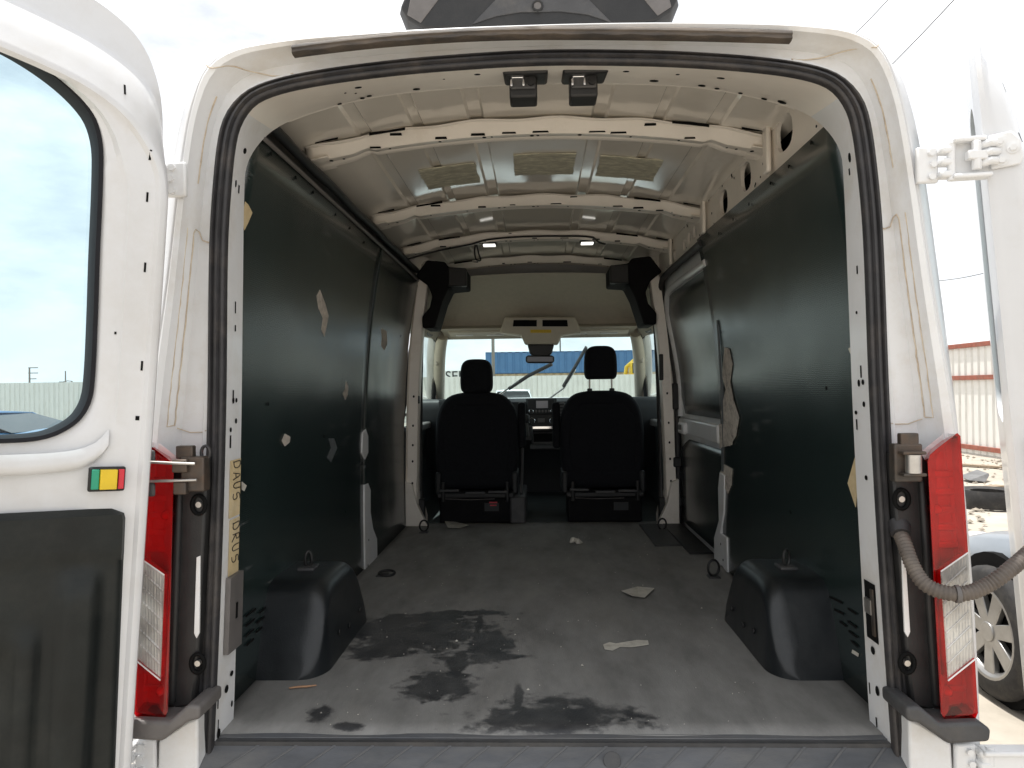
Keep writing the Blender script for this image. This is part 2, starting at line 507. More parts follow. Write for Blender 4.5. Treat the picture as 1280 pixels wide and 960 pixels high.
class MB:
    def __init__(s):
        s.v, s.f = [], []
    def add(s, vs, fs):
        k = len(s.v)
        s.v += [tuple(p) for p in vs]
        s.f += [tuple(i + k for i in f) for f in fs]
        return s
    def box(s, c, size, rot=None):
        hx, hy, hz = size[0] / 2, size[1] / 2, size[2] / 2
        pts = [Vector((x, y, z)) for x in (-hx, hx) for y in (-hy, hy) for z in (-hz, hz)]
        if rot is not None:
            pts = [rot @ p for p in pts]
        c = Vector(c)
        return s.add([p + c for p in pts], [(0, 1, 3, 2), (4, 6, 7, 5), (0, 4, 5, 1), (2, 3, 7, 6), (0, 2, 6, 4), (1, 5, 7, 3)])
    def slab(s, pts, vec):
        n = len(pts)
        vec = Vector(vec)
        a = [Vector(p) for p in pts]
        b = [p + vec for p in a]
        fs = [tuple(range(n)), tuple(range(2 * n - 1, n - 1, -1))]
        fs += [(i, (i + 1) % n, n + (i + 1) % n, n + i) for i in range(n)]
        return s.add(a + b, fs)
    def loft(s, rings, closed=False, caps=False):
        n = len(rings[0])
        vs = [p for r in rings for p in r]
        fs = []
        m = n if closed else n - 1
        for i in range(len(rings) - 1):
            for j in range(m):
                k = (j + 1) % n
                fs.append((i * n + j, i * n + k, (i + 1) * n + k, (i + 1) * n + j))
        if caps:
            fs.append(tuple(range(n)))
            fs.append(tuple((len(rings) - 1) * n + j for j in range(n - 1, -1, -1)))
        return s.add(vs, fs)
    def tube(s, pts, r, n=8, closed=False, caps=True, sq=None):
        pts = [Vector(p) for p in pts]
        m = len(pts)
        rings = []
        prev = None
        for i in range(m):
            if closed:
                t = pts[(i + 1) % m] - pts[i - 1]
            else:
                t = pts[min(i + 1, m - 1)] - pts[max(i - 1, 0)]
            t.normalize()
            if prev is None:
                a = Vector((0, 0, 1)) if abs(t.z) < 0.9 else Vector((1, 0, 0))
                u = a.cross(t).normalized()
            else:
                u = (prev - t * prev.dot(t)).normalized()
            prev = u
            w = t.cross(u)
            rr = r[i] if isinstance(r, (list, tuple)) else r
            ru, rw = (rr, rr) if sq is None else (rr * sq[0], rr * sq[1])
            rings.append([pts[i] + u * math.cos(2 * math.pi * k / n) * ru + w * math.sin(2 * math.pi * k / n) * rw for k in range(n)])
        if closed:
            rings.append(rings[0])
            return s.loft(rings, True)
        return s.loft(rings, True, caps)
    def cyl(s, a, b, r, n=16):
        return s.tube([a, b], r, n)
    def build(s, name, mat, parent=None, smooth=None, bevel=0.0, seg=2, sub=0, solid=0.0, weld=True):
        me = bpy.data.meshes.new(name)
        me.from_pydata(s.v, [], s.f)
        bm = bmesh.new()
        bm.from_mesh(me)
        if weld:
            bmesh.ops.remove_doubles(bm, verts=bm.verts, dist=1e-5)
        bmesh.ops.recalc_face_normals(bm, faces=bm.faces)
        bm.to_mesh(me)
        bm.free()
        me.materials.append(mat)
        o = bpy.data.objects.new(name, me)
        link(o, parent)
        if solid:
            q = o.modifiers.new("solid", 'SOLIDIFY')
            q.thickness = solid
            q.offset = 0
        if bevel:
            q = o.modifiers.new("bevel", 'BEVEL')
            q.width = bevel
            q.segments = seg
            q.limit_method = 'ANGLE'
            q.angle_limit = R(28)
        if sub:
            q = o.modifiers.new("sub", 'SUBSURF')
            q.levels = q.render_levels = sub
        if smooth or bevel or sub:
            for p in me.polygons:
                p.use_smooth = True
            if not sub:
                me.set_sharp_from_angle(angle=R(smooth if smooth else 40))
        return o

def resample(pts, n, closed=False, smooth=True):
    pts = [Vector(p) for p in pts]
    if smooth:
        out = []
        m = len(pts)
        rng = range(m if closed else m - 1)
        for i in rng:
            if closed:
                p0, p1, p2, p3 = pts[i - 1], pts[i], pts[(i + 1) % m], pts[(i + 2) % m]
            else:
                p1, p2 = pts[i], pts[i + 1]
                p0 = pts[i - 1] if i > 0 else p1 * 2 - p2
                p3 = pts[i + 2] if i + 2 < m else p2 * 2 - p1
            l = max((p2 - p1).length, 1e-6)
            l0 = max((p1 - p0).length, 1e-6)
            l2 = max((p3 - p2).length, 1e-6)
            m1 = (p2 - p0) * (l / (l + l0))
            m2 = (p3 - p1) * (l / (l + l2))
            for k in range(8):
                t = k / 8
                out.append(p1 * (2 * t**3 - 3 * t * t + 1) + m1 * (t**3 - 2 * t * t + t) + p2 * (-2 * t**3 + 3 * t * t) + m2 * (t**3 - t * t))
        out.append(pts[0] if closed else pts[-1])
        pts = out
    elif closed:
        pts = pts + [pts[0]]
    acc = [0.0]
    for i in range(1, len(pts)):
        acc.append(acc[-1] + (pts[i] - pts[i - 1]).length)
    tot = acc[-1]
    res = []
    j = 0
    cnt = n if closed else n - 1
    for k in range(n):
        s = tot * k / cnt
        while j < len(acc) - 2 and acc[j + 1] < s:
            j += 1
        q = (s - acc[j]) / max(acc[j + 1] - acc[j], 1e-9)
        res.append(pts[j].lerp(pts[j + 1], min(max(q, 0), 1)))
    return res

def mirror_ring(half):
    """half: (x,z) from bottom right up to the top centre -> left bottom, over the top, right bottom"""
    left = [(-x, z) for (x, z) in half]
    return left + [(x, z) for (x, z) in reversed(half[:-1])]

NR = 221
def ring3(half, yf):
    pts = [(x, 0, z) for (x, z) in mirror_ring(half)]
    r = resample(pts, NR)
    return [Vector((p.x, yf(p) if callable(yf) else yf, p.z)) for p in r]

def sstep(a, b, x):
    t = min(max((x - a) / (b - a), 0), 1)
    return t * t * (3 - 2 * t)

def ring_normals(r):
    out = []
    for i in range(len(r)):
        t = r[min(i + 1, len(r) - 1)] - r[max(i - 1, 0)]
        n = Vector((-t.z, 0, t.x))
        n.normalize()
        out.append(n)      # points outward (left -> up -> right traversal)
    return out

# ------------------------------------------------------------------ ground
def ground_mat():
    m = M("dry_gravel_ground", (0.37, 0.33, 0.275), 0.95, var=0.22, scale=1.6, bump=0.6, bscale=30, alt=(0.47, 0.43, 0.37), altpos=(0.45, 0.75), detail=12)
    return m
g = MB()
GN = 40
gx = [-900, -300, -100] + [-60 + 120 * i / GN for i in range(GN + 1)] + [100, 300, 900]
for i, x in enumerate(gx):
    for j, y in enumerate(gx):
        h = 0.0
        if abs(x) < 60 and abs(y) < 60 and (abs(x) > 4 or y > 8 or y < -4):
            h = 0.012 * math.sin(x * 1.7 + y) * math.sin(y * 1.3 - x * 0.4)
        g.v.append((x, y + 20, h - 0.012))
ng = len(gx)
for i in range(ng - 1):
    for j in range(ng - 1):
        g.f.append((i * ng + j, (i + 1) * ng + j, (i + 1) * ng + j + 1, i * ng + j + 1))
tag(g.build("ground", ground_mat()), "bright dry gravel ground of the yard", None, None, "structure")

# ------------------------------------------------------------------ the van
van = empty("van", (0, 2.2, 0), "white cargo van with both rear doors open on its dark lined load bay", "van")

# ---- exterior shell
FULL = [(0.93, 0.42), (0.985, 0.6), (1.0, 0.95), (0.99, 1.3), (0.968, 1.6), (0.942, 1.9), (0.918, 2.1), (0.892, 2.23), (0.84, 2.36), (0.74, 2.445), (0.55, 2.49), (0.3, 2.52), (0, 2.53)]
REAR = [(0.925, 0.42), (0.965, 0.6), (0.972, 0.79), (0.962, 1.1), (0.935, 1.445), (0.882, 1.8), (0.842, 2.1), (0.815, 2.235), (0.775, 2.325), (0.69, 2.366), (0.42, 2.388), (0, 2.396)]
def lerp_half(t, y):
    a = ring3(REAR, y)
    b = ring3(FULL, y)
    tz = 0.0 if t < 0.05 else sstep(-0.10, 0.55, y)
    out = []
    for p, q in zip(a, b):
        up = sstep(2.2, 2.36, p.z)
        k = t * (1 - up) + tz * up
        out.append(Vector((p.x + (q.x - p.x) * t, y, p.z + (q.z - p.z) * k)))
    return out
sh = MB()
sh.loft([lerp_half(0.0, -0.098), lerp_half(0.10, -0.092), lerp_half(0.62, -0.05), lerp_half(0.90, 0.0), lerp_half(1.0, 0.10), lerp_half(1.0, 0.32), lerp_half(1.0, 0.6), lerp_half(1.0, 1.2), lerp_half(1.0, 2.2), lerp_half(1.0, 2.84)])
sh.build("body_shell", WHITE, van, smooth=50, solid=0.004)

# ---- rear frame (gutter) between the outer edge and the seal
SEALC = [(0.826, 0.60), (0.820, 0.69), (0.796, 1.156), (0.782, 1.528), (0.774, 1.9), (0.763, 2.06), (0.747, 2.175), (0.724, 2.229), (0.687, 2.267), (0.624, 2.291), (0.525, 2.309), (0.40, 2.323), (0.25, 2.334), (0, 2.342)]
sealr = ring3(SEALC, -0.05)
sealn = ring_normals(sealr)
outr = ring3(REAR, -0.098)
seal_out = [p + n * 0.012 for p, n in zip(sealr, sealn)]
def mix_ring(t, y):
    return [Vector((a.x * (1 - t) + b.x * t, y, a.z * (1 - t) + b.z * t)) for a, b in zip(seal_out, outr)]
fr = MB()
fr.loft([mix_ring(0.0, -0.048), mix_ring(0.10, -0.052), mix_ring(0.17, -0.052), mix_ring(0.23, -0.036), mix_ring(0.62, -0.030),
         mix_ring(0.70, -0.045), mix_ring(0.76, -0.086), mix_ring(0.80, -0.098), mix_ring(0.93, -0.104), mix_ring(1.0, -0.098)])
fr.build("rear_frame", FRAME, van, smooth=35)

def at_z(ring, side, z):
    pts = [p for p in ring if p.x * side > 0]
    pts.sort(key=lambda p: p.z)
    for a, b in zip(pts, pts[1:]):
        if a.z <= z <= b.z:
            return a.lerp(b, (z - a.z) / max(b.z - a.z, 1e-9))
    return pts[0] if z < pts[0].z else pts[-1]

for s in (-1, 1):
    r1 = mix_ring(0.700, -0.052)
    def fp(t, y, z):
        return at_z(mix_ring(t, y), s, z) + Vector((random.uniform(-.0012, .0012), 0, random.uniform(-.0015, .0015)))
    run = [fp(0.10, -0.055, 1.925), fp(0.19, -0.050, 1.918), fp(0.3, -0.038, 1.920), fp(0.48, -0.036, 1.926), fp(0.60, -0.036, 1.945), fp(0.665, -0.042, 1.952)]
    run += [fp(0.69, -0.048, 1.94 - 0.465 * k / 26) for k in range(27)]
    MB().tube(run, 0.0017, 6).build("seam_sealer", SEALER, van, smooth=60)
    run = [fp(0.735, -0.074, 1.95 - 0.475 * k / 26) for k in range(27)] + [fp(0.69, -0.048, 1.475)]
    MB().tube(run, 0.0013, 6).build("seam_sealer", SEALER, van, smooth=60)
    run = [at_z(r1, s, 2.06 + 0.21 * k / 12) + Vector((random.uniform(-.001, .001), 0, 0)) for k in range(13)]
    MB().tube(run, 0.0019, 6).build("seam_sealer", SEALER, van, smooth=60)
    run = [fp(0.10, -0.055, 1.462), fp(0.22, -0.040, 1.460), fp(0.45, -0.034, 1.458), fp(0.66, -0.042, 1.470)]
    MB().tube(run, 0.0013, 6).build("seam_sealer", SEALER, van, smooth=60)
    # messy crack of sealer at the upper corner
    i0 = [i for i, p in enumerate(sealr) if p.x * s > 0.60 and p.z > 2.2]
    i0 = i0[len(i0) // 2]
    ya = [-0.103, -0.104, -0.08, -0.046, -0.034, -0.036, -0.05]
    tt = [1.0, 0.85, 0.745, 0.62, 0.5, 0.3, 0.12]
    pts = []
    for t, y in zip(tt, ya):
        q = mix_ring(t, y)[i0 - s * int((1 - t) * 6)]
        pts.append(q + Vector((random.uniform(-.006, .006), -0.003, random.uniform(-.004, .004))))
    MB().tube(resample(pts, 24), 0.0015, 6).build("seam_sealer", SEALER, van, smooth=60)

# ---- black ribbed door seal
prof = [(0.0225, -0.045), (0.022, -0.062), (0.018, -0.071), (0.012, -0.073), (0.008, -0.065), (0.005, -0.065), (0.001, -0.075), (-0.004, -0.076), (-0.008, -0.067), (-0.010, -0.067), (-0.013, -0.072), (-0.017, -0.071), (-0.0195, -0.066), (-0.0195, -0.050)]
rings = []
for (o_, y_) in prof:
    kk = lambda p: o_ * (1 - 0.42 * sstep(2.20, 2.30, p.z)) if o_ > 0 else o_
    rings.append([Vector((p.x + n.x * kk(p), y_, p.z + n.z * kk(p))) for p, n in zip(sealr, sealn)])
MB().loft(rings).build("door_seal", RUBBER, van, smooth=50)

# ---- painted jamb inside the seal
INNER = [(0.805, 0.60), (0.795, 0.76), (0.782, 1.1), (0.770, 1.445), (0.762, 1.8), (0.755, 2.08), (0.745, 2.19), (0.724, 2.258), (0.68, 2.301), (0.60, 2.335), (0.51, 2.358), (0.40, 2.375), (0.2, 2.388), (0, 2.393)]
yin = lambda p: 0.055 + 0.165 * sstep(2.10, 2.36, p.z)
inner = ring3(INNER, yin)
seal_in = [p - n * 0.0185 + Vector((0, -0.008, 0)) for p, n in zip(sealr, sealn)]
inn_n = ring_normals(inner)
back = [p + n * 0.012 + Vector((0, 0.008, 0)) for p, n in zip(inner, inn_n)]
back2 = [p + n * 0.065 + Vector((0, 0.03, 0)) for p, n in zip(inner, inn_n)]
mid = [a.lerp(b, 0.14) - n * 0.0 + Vector((0, 0.012, 0)) for a, b, n in zip(seal_in, inner, sealn)]
itop = [i for i in range(NR) if inner[i].z > 2.25]
i0_, i1_ = itop[0], itop[-1]
cut = lambda a, b: [r_[a:b + 1] for r_ in (seal_in, mid, inner, back, back2)]
jamb = MB().loft(cut(i0_, i1_)).build("header_panel", RIBP, van, smooth=40)  # same paint as the jamb, with warm bounce light put into its colour
for a_, b_ in ((0, i0_), (i1_, NR - 1)):
    MB().loft(cut(a_, b_)).build("door_jamb", FRAME, van, smooth=40)

def jpt(side, z, t, off=0.0015):
    A, B = at_z(seal_in, side, z), at_z(inner, side, z)
    e = (B - A).normalized()
    tz = (at_z(inner, side, z + 0.02) - at_z(inner, side, z - 0.02)).normalized()
    n = e.cross(tz).normalized()
    p = A.lerp(B, t)
    if n.dot(Vector((CX, CY, CZ)) - p) < 0:
        n = -n
    return p + n * off, n
def jpatch(mb, side, z0, z1, t0, t1, off=0.0015, th=0.001, n=1):
    for k in range(n):
        za, zb = z0 + (z1 - z0) * k / n, z0 + (z1 - z0) * (k + 1) / n
        pts = [jpt(side, za, t0, off)[0], jpt(side, za, t1, off)[0], jpt(side, zb, t1, off)[0], jpt(side, zb, t0, off)[0]]
        mb.slab(pts, jpt(side, za, t0, off)[1] * th)
    return mb
def zpx(y, d=1.80):
    return CZ - (y - VY) * d / F
def jhole(mb, side, z0, z1, t0, t1, off=0.0016):
    c_, n_ = jpt(side, (z0 + z1) / 2, (t0 + t1) / 2, off)
    e = jpt(side, (z0 + z1) / 2, t1, off)[0] - c_
    f_ = jpt(side, z1, (t0 + t1) / 2, off)[0] - c_
    mb.slab([c_ + e * math.cos(a * math.pi / 5) + f_ * math.sin(a * math.pi / 5) for a in range(10)], n_ * 0.001)
hl = MB()
for (y0, y1, a, b) in [(483, 500, .42, .47), (492, 500, .40, .50), (493, 499, .58, .68), (519, 526, .58, .68), (530, 536, .28, .38), (540, 556, .30, .36), (400, 408, .5, .55),
                       (170, 178, .5, .66), (218, 227, .28, .36), (221, 231, .52, .58), (370, 385, .5, .54), (845, 852, .7, .85), (858, 868, .45, .62), (885, 893, .8, .88), (862, 878, .12, .15), (905, 917, .15, .3), (893, 908, .18, .2)]:
    (jhole if (b - a) > 0.07 else jpatch)(hl, -1, zpx(y1), zpx(y0), a, b)
for (y0, y1, a, b) in [(463, 478, .40, .45), (480, 487, .28, .40), (480, 489, .5, .62), (507, 514, .28, .40), (519, 524, .72, .85), (530, 543, .75, .80), (598, 604, .35, .48), (340, 350, .4, .45),
                       (395, 399, .5, .58), (811, 821, .5, .68), (858, 870, .42, .58), (862, 876, .85, .88), (900, 912, .62, .66), (915, 927, .35, .55), (200, 212, .35, .5), (218, 226, .5, .56)]:
    (jhole if (b - a) > 0.07 else jpatch)(hl, 1, zpx(y1), zpx(y0), a, b)
tag(hl.build("punched_holes", VOID, jamb, weld=False), kind='stuff')
# tape with handwriting, latch covers
tp = jpatch(MB(), -1, zpx(645), zpx(572), 0.34, 0.96, 0.0018, 0.0006, 4).build("tape_strip", TAPE, van, weld=False)
tp2 = jpatch(MB(), -1, zpx(722), zpx(648), 0.40, 0.97, 0.0018, 0.0006, 4).build("tape_strip", TAPE, van, weld=False)
LET = {'D': [[(0, 0), (0, 1), (.5, .9), (.72, .5), (.5, .08), (-.1, 0)]],
       'A': [[(0, 0), (.4, 1), (.8, 0)], [(.12, .35), (.72, .4)]],
       'U': [[(0, 1), (.02, .3), (.3, 0), (.6, .25), (.65, 1)]],
       'S': [[(.75, 1), (.1, .95), (.08, .55), (.5, .6), (.7, .3), (.45, 0), (0, .05)]],
       'R': [[(0, 0), (.05, 1)], [(0, .95), (.5, .95), (.55, .6), (.1, .5), (.75, 0)]]}
def write(word, ytop, step, tA, tB, parent, jit):
    mb = MB()
    y = ytop
    for ch in word:
        for st in LET[ch]:
            pts = []
            for (a, b) in st:
                yy = y + a * step * 0.82
                t = tA + (tB - tA) * (b + random.uniform(-jit, jit))
                pts.append(jpt(-1, zpx(yy), t, 0.0032)[0])
            mb.tube(resample(pts, 4 * len(pts)), 0.0013, 5)
        y += step
    return mb.build("handwriting", INK, parent, weld=False)
write("DAUS", 575, 13.5, 0.52, 0.92, tp, 0.04)
write("DRUS", 654, 14.0, 0.56, 0.93, tp2, 0.10)
c = jpatch(MB(), -1, zpx(815), zpx(719), 0.30, 1.02, 0.002, 0.012, 3).build("latch_cover", GREYPL, van, bevel=0.003)
jpatch(MB(), -1, zpx(775), zpx(755), 0.62, 0.72, 0.0145, 0.001).build("latch_slot", VOID, c)
so_ = jpatch(MB(), 1, zpx(803), zpx(731), 0.30, 0.82, 0.0016, 0.001, 2).build("latch_opening", VOID, van)
jpatch(MB(), 1, zpx(795), zpx(738), 0.36, 0.48, 0.0028, 0.004).build("latch_rod", RUSTY, so_)
jpatch(MB(), 1, zpx(770), zpx(752), 0.44, 0.74, 0.0030, 0.006).build("latch_lever", STEEL, so_)
tri = [jpt(-1, zpx(608), .98, .004)[0]]
# header holes and latch strikers
hh = MB()
def hpt(x, t, off=0.002):
    i = min(range(NR), key=lambda k: abs(inner[k].x - x) + (10 if inner[k].z < 2.2 else 0))
    j = min(max(i, 1), NR - 2)
    A, B = seal_in[j], inner[j]
    n = (B - A).cross(inner[j + 1] - inner[j - 1]).normalized()
    if n.z > 0: n = -n
    return A.lerp(B, t) + n * off, n
def hdisc(x, t, rx, ry):
    p, n = hpt(x, t)
    e = Vector((1, 0, 0)); f = n.cross(e).normalized(); e = f.cross(n).normalized()
    hh.slab([p + e * rx * math.cos(a * math.pi / 6) + f * ry * math.sin(a * math.pi / 6) for a in range(12)], n * 0.001)
for (px, t, rx, ry) in [(447, .35, .009, .011), (602, .28, .008, .012), (428, .5, .003, .004), (446, .6, .003, .004), (561, .4, .003, .004), (790, .28, .008, .011), (851, .35, .005, .008), (905, .38, .010, .010),
                        (831, .75, .012, .014), (897, .85, .010, .012), (915, .9, .006, .01), (948, .93, .006, .008), (978, .95, .008, .009), (405, .93, .006, .008), (436, .9, .006, .012), (520, .82, .010, .014), (453, .86, .007, .01), (1000, .9, .012, .012)]:
    hdisc((px - VX) * 1.88 / F + CX, t, rx, ry)
tag(hh.build("header_holes", VOID, jamb, weld=False), kind='stuff')
for px in (662, 736):
    x = (px - VX) * 1.86 / F + CX
    p, n = hpt(x, 0.45, 0.0)
    p.x = x
    th = math.atan2(n.y, -n.z)
    rot = Matrix.Rotation(-math.atan2(0.05, 0.27), 3, 'X').inverted()
    pl = MB().box(p + Vector((0, 0, -0.006)), (0.112, 0.13, 0.018), rot).build("latch_striker", BLACK, van, bevel=0.008, seg=3)
    dx = -0.006 if px == 662 else -0.003
    MB().box(p + Vector((dx, 0.01, -0.040)), (0.070, 0.07, 0.058)).build("striker_body", BLACK, pl, bevel=0.006)
    q = p + Vector((dx, -0.029, -0.034))
    MB().box(q, (0.062, 0.008, 0.032)).build("striker_plate", DKGREY, pl, bevel=0.003)
    for (ox, oz, sx, sz) in ((-0.014, 0.009, 0.034, 0.006), (-0.029, -0.002, 0.006, 0.024), (0.001, -0.002, 0.006, 0.024)):
        MB().box(q + Vector((ox, -0.008, oz)), (sx, 0.014, sz)).build("striker_loop", CHROME, pl, bevel=0.002)
    MB().cyl(q + Vector((0.020, -0.004, 0)), q + Vector((0.020, -0.012, 0)), 0.011, 14).build("striker_bolt", BLACK, pl, smooth=40)

# ---- roof weatherstrip and pod
wr = []
for k in range(41):
    px = 365 + (990 - 365) * k / 40
    u = (px - 690) / 325
    y = 38.5 + (23 if u < 0 else 6) * u * u
    wr.append(at(px, y, 1.695))
ws = MB()
secs = []
for i, p in enumerate(wr):
    wob = 0.0015 * math.sin(i * 1.9)
    secs.append([p + Vector((0, a, b)) for a, b in [(0.02, 0.012), (0.004, 0.012 + wob), (-0.004, 0.008), (-0.006, 0.001), (-0.003, -0.002), (-0.004, -0.009 + wob), (0.003, -0.012), (0.02, -0.012)]])
ws.loft(secs, True, True).build("roof_weatherstrip", DUSTRUB, van, smooth=50)

pod = MB()
pd = 2.15
half = [(0.0, 0.03), (0.20, 0.032), (0.30, 0.034), (0.335, 0.036), (0.38, 0.06), (0.403, 0.10), (0.39, 0.13), (0.30, 0.20), (0.20, 0.235), (0.0, 0.25)]
zc = CZ + (488 - 32) * pd / F - 0.03
outl = [(x, z) for x, z in half] + [(-x, z) for x, z in reversed(half[1:-1])]
ringsP = []
for (yy, sc_, dz) in [(0.0, 1.0, 0.0), (0.04, 1.03, 0.0), (0.35, 1.02, 0.0), (0.62, 0.85, -0.02), (0.75, 0.5, -0.05)]:
    ringsP.append([Vector((0.005 + x * sc_, pd + CY + yy, zc + z * (sc_ if yy > 0.3 else 1) + dz)) for x, z in outl])
podo = pod.loft(ringsP, True, True).build("roof_pod", BLACK, van, bevel=0.006, seg=3)
fp = [at(590, 30, pd - 0.004), at(620, 20, pd - 0.004), at(650, 15, pd - 0.004), at(700, 14, pd - 0.004), at(735, 18, pd - 0.004), at(765, 28, pd - 0.004), at(715, -22, pd - 0.004), at(640, -22, pd - 0.004)]
MB().slab(fp, (0, 0.006, 0)).build("pod_face", DKGREY, podo, bevel=0.002)
for s in (-1, 1):
    fp = [(s * 0.345, 0.05), (s * 0.385, 0.075), (s * 0.375, 0.12), (s * 0.27, 0.20), (s * 0.235, 0.19)]
    MB().slab([Vector((0.005 + x, pd + CY - 0.003, zc + z)) for x, z in fp], (0, 0.005, 0)).build("pod_side_lens", GREYPL, podo, bevel=0.003)
lp = at(672, 7, pd - 0.008)
MB().cyl(lp, lp + Vector((0, 0.01, 0)), 0.011, 16).build("camera_lens", GREYPL, podo, smooth=40)
MB().tube([at(672, 7, pd - 0.008) + Vector((0.014 * math.cos(a * .524), 0, 0.014 * math.sin(a * .524))) for a in range(12)], 0.003, 6, True).build("lens_bezel", BLACK, podo, smooth=60)
# pale fairing at the pod's foot
fa = MB()
secs = []
for (yy, hw, h) in [(0.012, 0.425, -0.005), (0.05, 0.455, 0.0), (0.3, 0.47, 0.0), (0.65, 0.4, -0.02), (0.85, 0.2, -0.08)]:
    secs.append([Vector((0.012 + hw * math.cos(a * math.pi / 12), pd + CY + yy, 2.47 + (0.138 + h) * math.sin(a * math.pi / 12) ** 0.5)) for a in range(13)])
fa.loft(secs).build("pod_fairing", WHITE, van, smooth=50)

# ---- roof inside: skin with beads, ribs, header
def zroof(x):
    return 2.464 - 0.105 * (abs(x) / 0.8) ** 2.1
def bead(x):
    a = abs(x)
    b = 0.0
    for c_, w in ((0.205, 0.028), (0.40, 0.02), (0.575, 0.025)):
        b = max(b, 0.009 * (1 - sstep(w * 0.7, w, abs(a - c_))))
    return b
xs = sorted(set([round(-0.80 + 0.02 * i, 4) for i in range(81)] + [round(s * (c_ + k), 4) for s in (-1, 1) for c_, w in ((0.205, 0.028), (0.40, 0.02), (0.575, 0.025)) for k in (-w, -w * .7, w * .7, w)]))
sk = MB()
rows = []
for j in range(40):
    y = 0.10 + 3.15 * j / 39
    rows.append([Vector((x, y, zroof(x) + bead(x) * (1 if 0.3 < y < 3.1 else 0) + 0.0015 * math.sin(x * 9 + y * 3.1) * math.sin(y * 5.3))) for x in xs])
skin = sk.loft(rows).build("roof_skin", ROOFP, van, smooth=25)
for (px, py, w) in [(563, 213, 68), (680, 207, 75), (785, 208, 74)]:
    d = (2.455 - CZ) * F / (VY - py)
    c_ = at(px, py, d)
    hw, hd = w * d / F / 2, 0.135
    n = 9
    rows = []
    for j in range(n):
        rr = []
        for i in range(n):
            x = c_.x - hw + 2 * hw * i / (n - 1) + random.uniform(-.004, .004)
            y = c_.y - hd + 2 * hd * j / (n - 1) + random.uniform(-.004, .004)
            rr.append(Vector((x, y, zroof(x) - 0.004 + random.uniform(-.0015, .0008))))
        rows.append(rr)
    MB().loft(rows).build("sound_pad", PAD, skin, solid=0.004)
def zrib(x):
    return 2.408 - 0.078 * (abs(x) / 0.77) ** 2
def make_rib(y0, k):
    mb = MB()
    xr = [-0.775 + 1.55 * i / 62 for i in range(63)]
    pr = [(-0.062, 0.043), (-0.046, 0.041), (-0.036, 0.009), (-0.030, 0.0), (-0.008, -0.001), (0.0, 0.004), (0.008, -0.001), (0.030, 0.0), (0.036, 0.009), (0.046, 0.041), (0.062, 0.043)]
    rows = []
    for x in xr:
        e = sstep(0.56, 0.70, abs(x))
        dip = 0.010 * (1 - sstep(0.01, 0.03, abs(abs(x) - 0.58)))
        wid = 1 + 0.35 * e
        rows.append([Vector((x, y0 + a * wid, zrib(x) - 0.006 * e + dip * (1 if b < 0.02 else 0) + b * (1 - .12 * e) + (0.004 * math.sin(x * 23 + k) if b > 0.04 else 0))) for a, b in pr])
    rb = mb.loft(rows).build("roof_rib", RIBP, van, smooth=35, solid=0.0015)
    h = MB()
    for x in [-.70, -.66, -.50, -.33, -.18, -.155, -.02, .0, .14, .31, .47, .63, .66, .71]:
        z = zrib(x) - 0.0025 - 0.006 * sstep(0.56, 0.70, abs(x))
        yy = y0 - 0.018 + random.uniform(-.006, .006)
        r_ = random.choice([0.004, 0.005, 0.007])
        h.slab([Vector((x + r_ * math.cos(a * .785), yy + r_ * math.sin(a * .785), z)) for a in range(8)], (0, 0, 0.001))
    xx = -0.70
    while xx < 0.72:
        w_ = random.uniform(.008, .030)
        z = zrib(xx)
        za, zb = random.choice([(0.001, 0.006), (0.001, 0.008), (0.030, 0.037), (0.002, 0.006)])
        ya, yb = (y0 - 0.0345 - (za - .009) * .3 if za > .009 else y0 - 0.0325 - za * .45), (y0 - 0.0372 - (zb - .009) * .32)
        h.slab([Vector((xx - w_, ya - .0018, z + za)), Vector((xx + w_, ya - .0018, z + za)), Vector((xx + w_ * .9, yb - .0018, z + zb)), Vector((xx - w_ * .9, yb - .0018, z + zb))], (0, -0.0006, 0))
        xx += random.uniform(0.07, 0.26)
    tag(h.build("rib_holes", VOID, rb, weld=False), kind='stuff')
    for s in (-1, 1):
        MB().box((s * 0.735, y0, zrib(.735) - 0.004), (0.07, 0.125, 0.006), Matrix.Rotation(s * R(11), 3, 'Y')).build("rib_bracket", RIBP, rb, bevel=0.004)
        # dark strips standing for the shade in gaps between rib and skin
        for (xa, xb) in ((0.44, 0.56), (0.66, 0.735)):
            q = []
            for x in (xa, (xa + xb) / 2, xb):
                q.append(Vector((s * x, y0 - 0.066 * (1 + .35 * sstep(.56, .70, x)), zrib(x) + 0.0355)))
            q2 = [p + Vector((0, 0.002, 0.008 + 0.004 * random.random())) for p in reversed(q)]
            MB().slab(q + q2, (0, -0.001, 0)).build("rib_gap_shade", VOID, rb)
    return rb
ribs = [make_rib(y, k) for k, y in enumerate((0.69, 1.65, 2.42, 3.20))]
# cross bead strips of sealant on the skin next to the ribs
hd_ = MB()
rows = []
for p in inner:
    if p.z < 2.29:
        continue
    zt = min(zroof(p.x), 2.46)
    rows.append([p + Vector((0, -0.002, 0.001)), p + Vector((0, 0.012, 0.003)), Vector((p.x, p.y + 0.035, p.z + 0.022)), Vector((p.x, p.y + 0.06, max(p.z + 0.03, zt - 0.014))), Vector((p.x, p.y + 0.12, max(p.z + 0.03, zt - 0.007)))])
hd_.loft(rows).build("rear_header", RIBP, van, smooth=40, solid=0.0015)

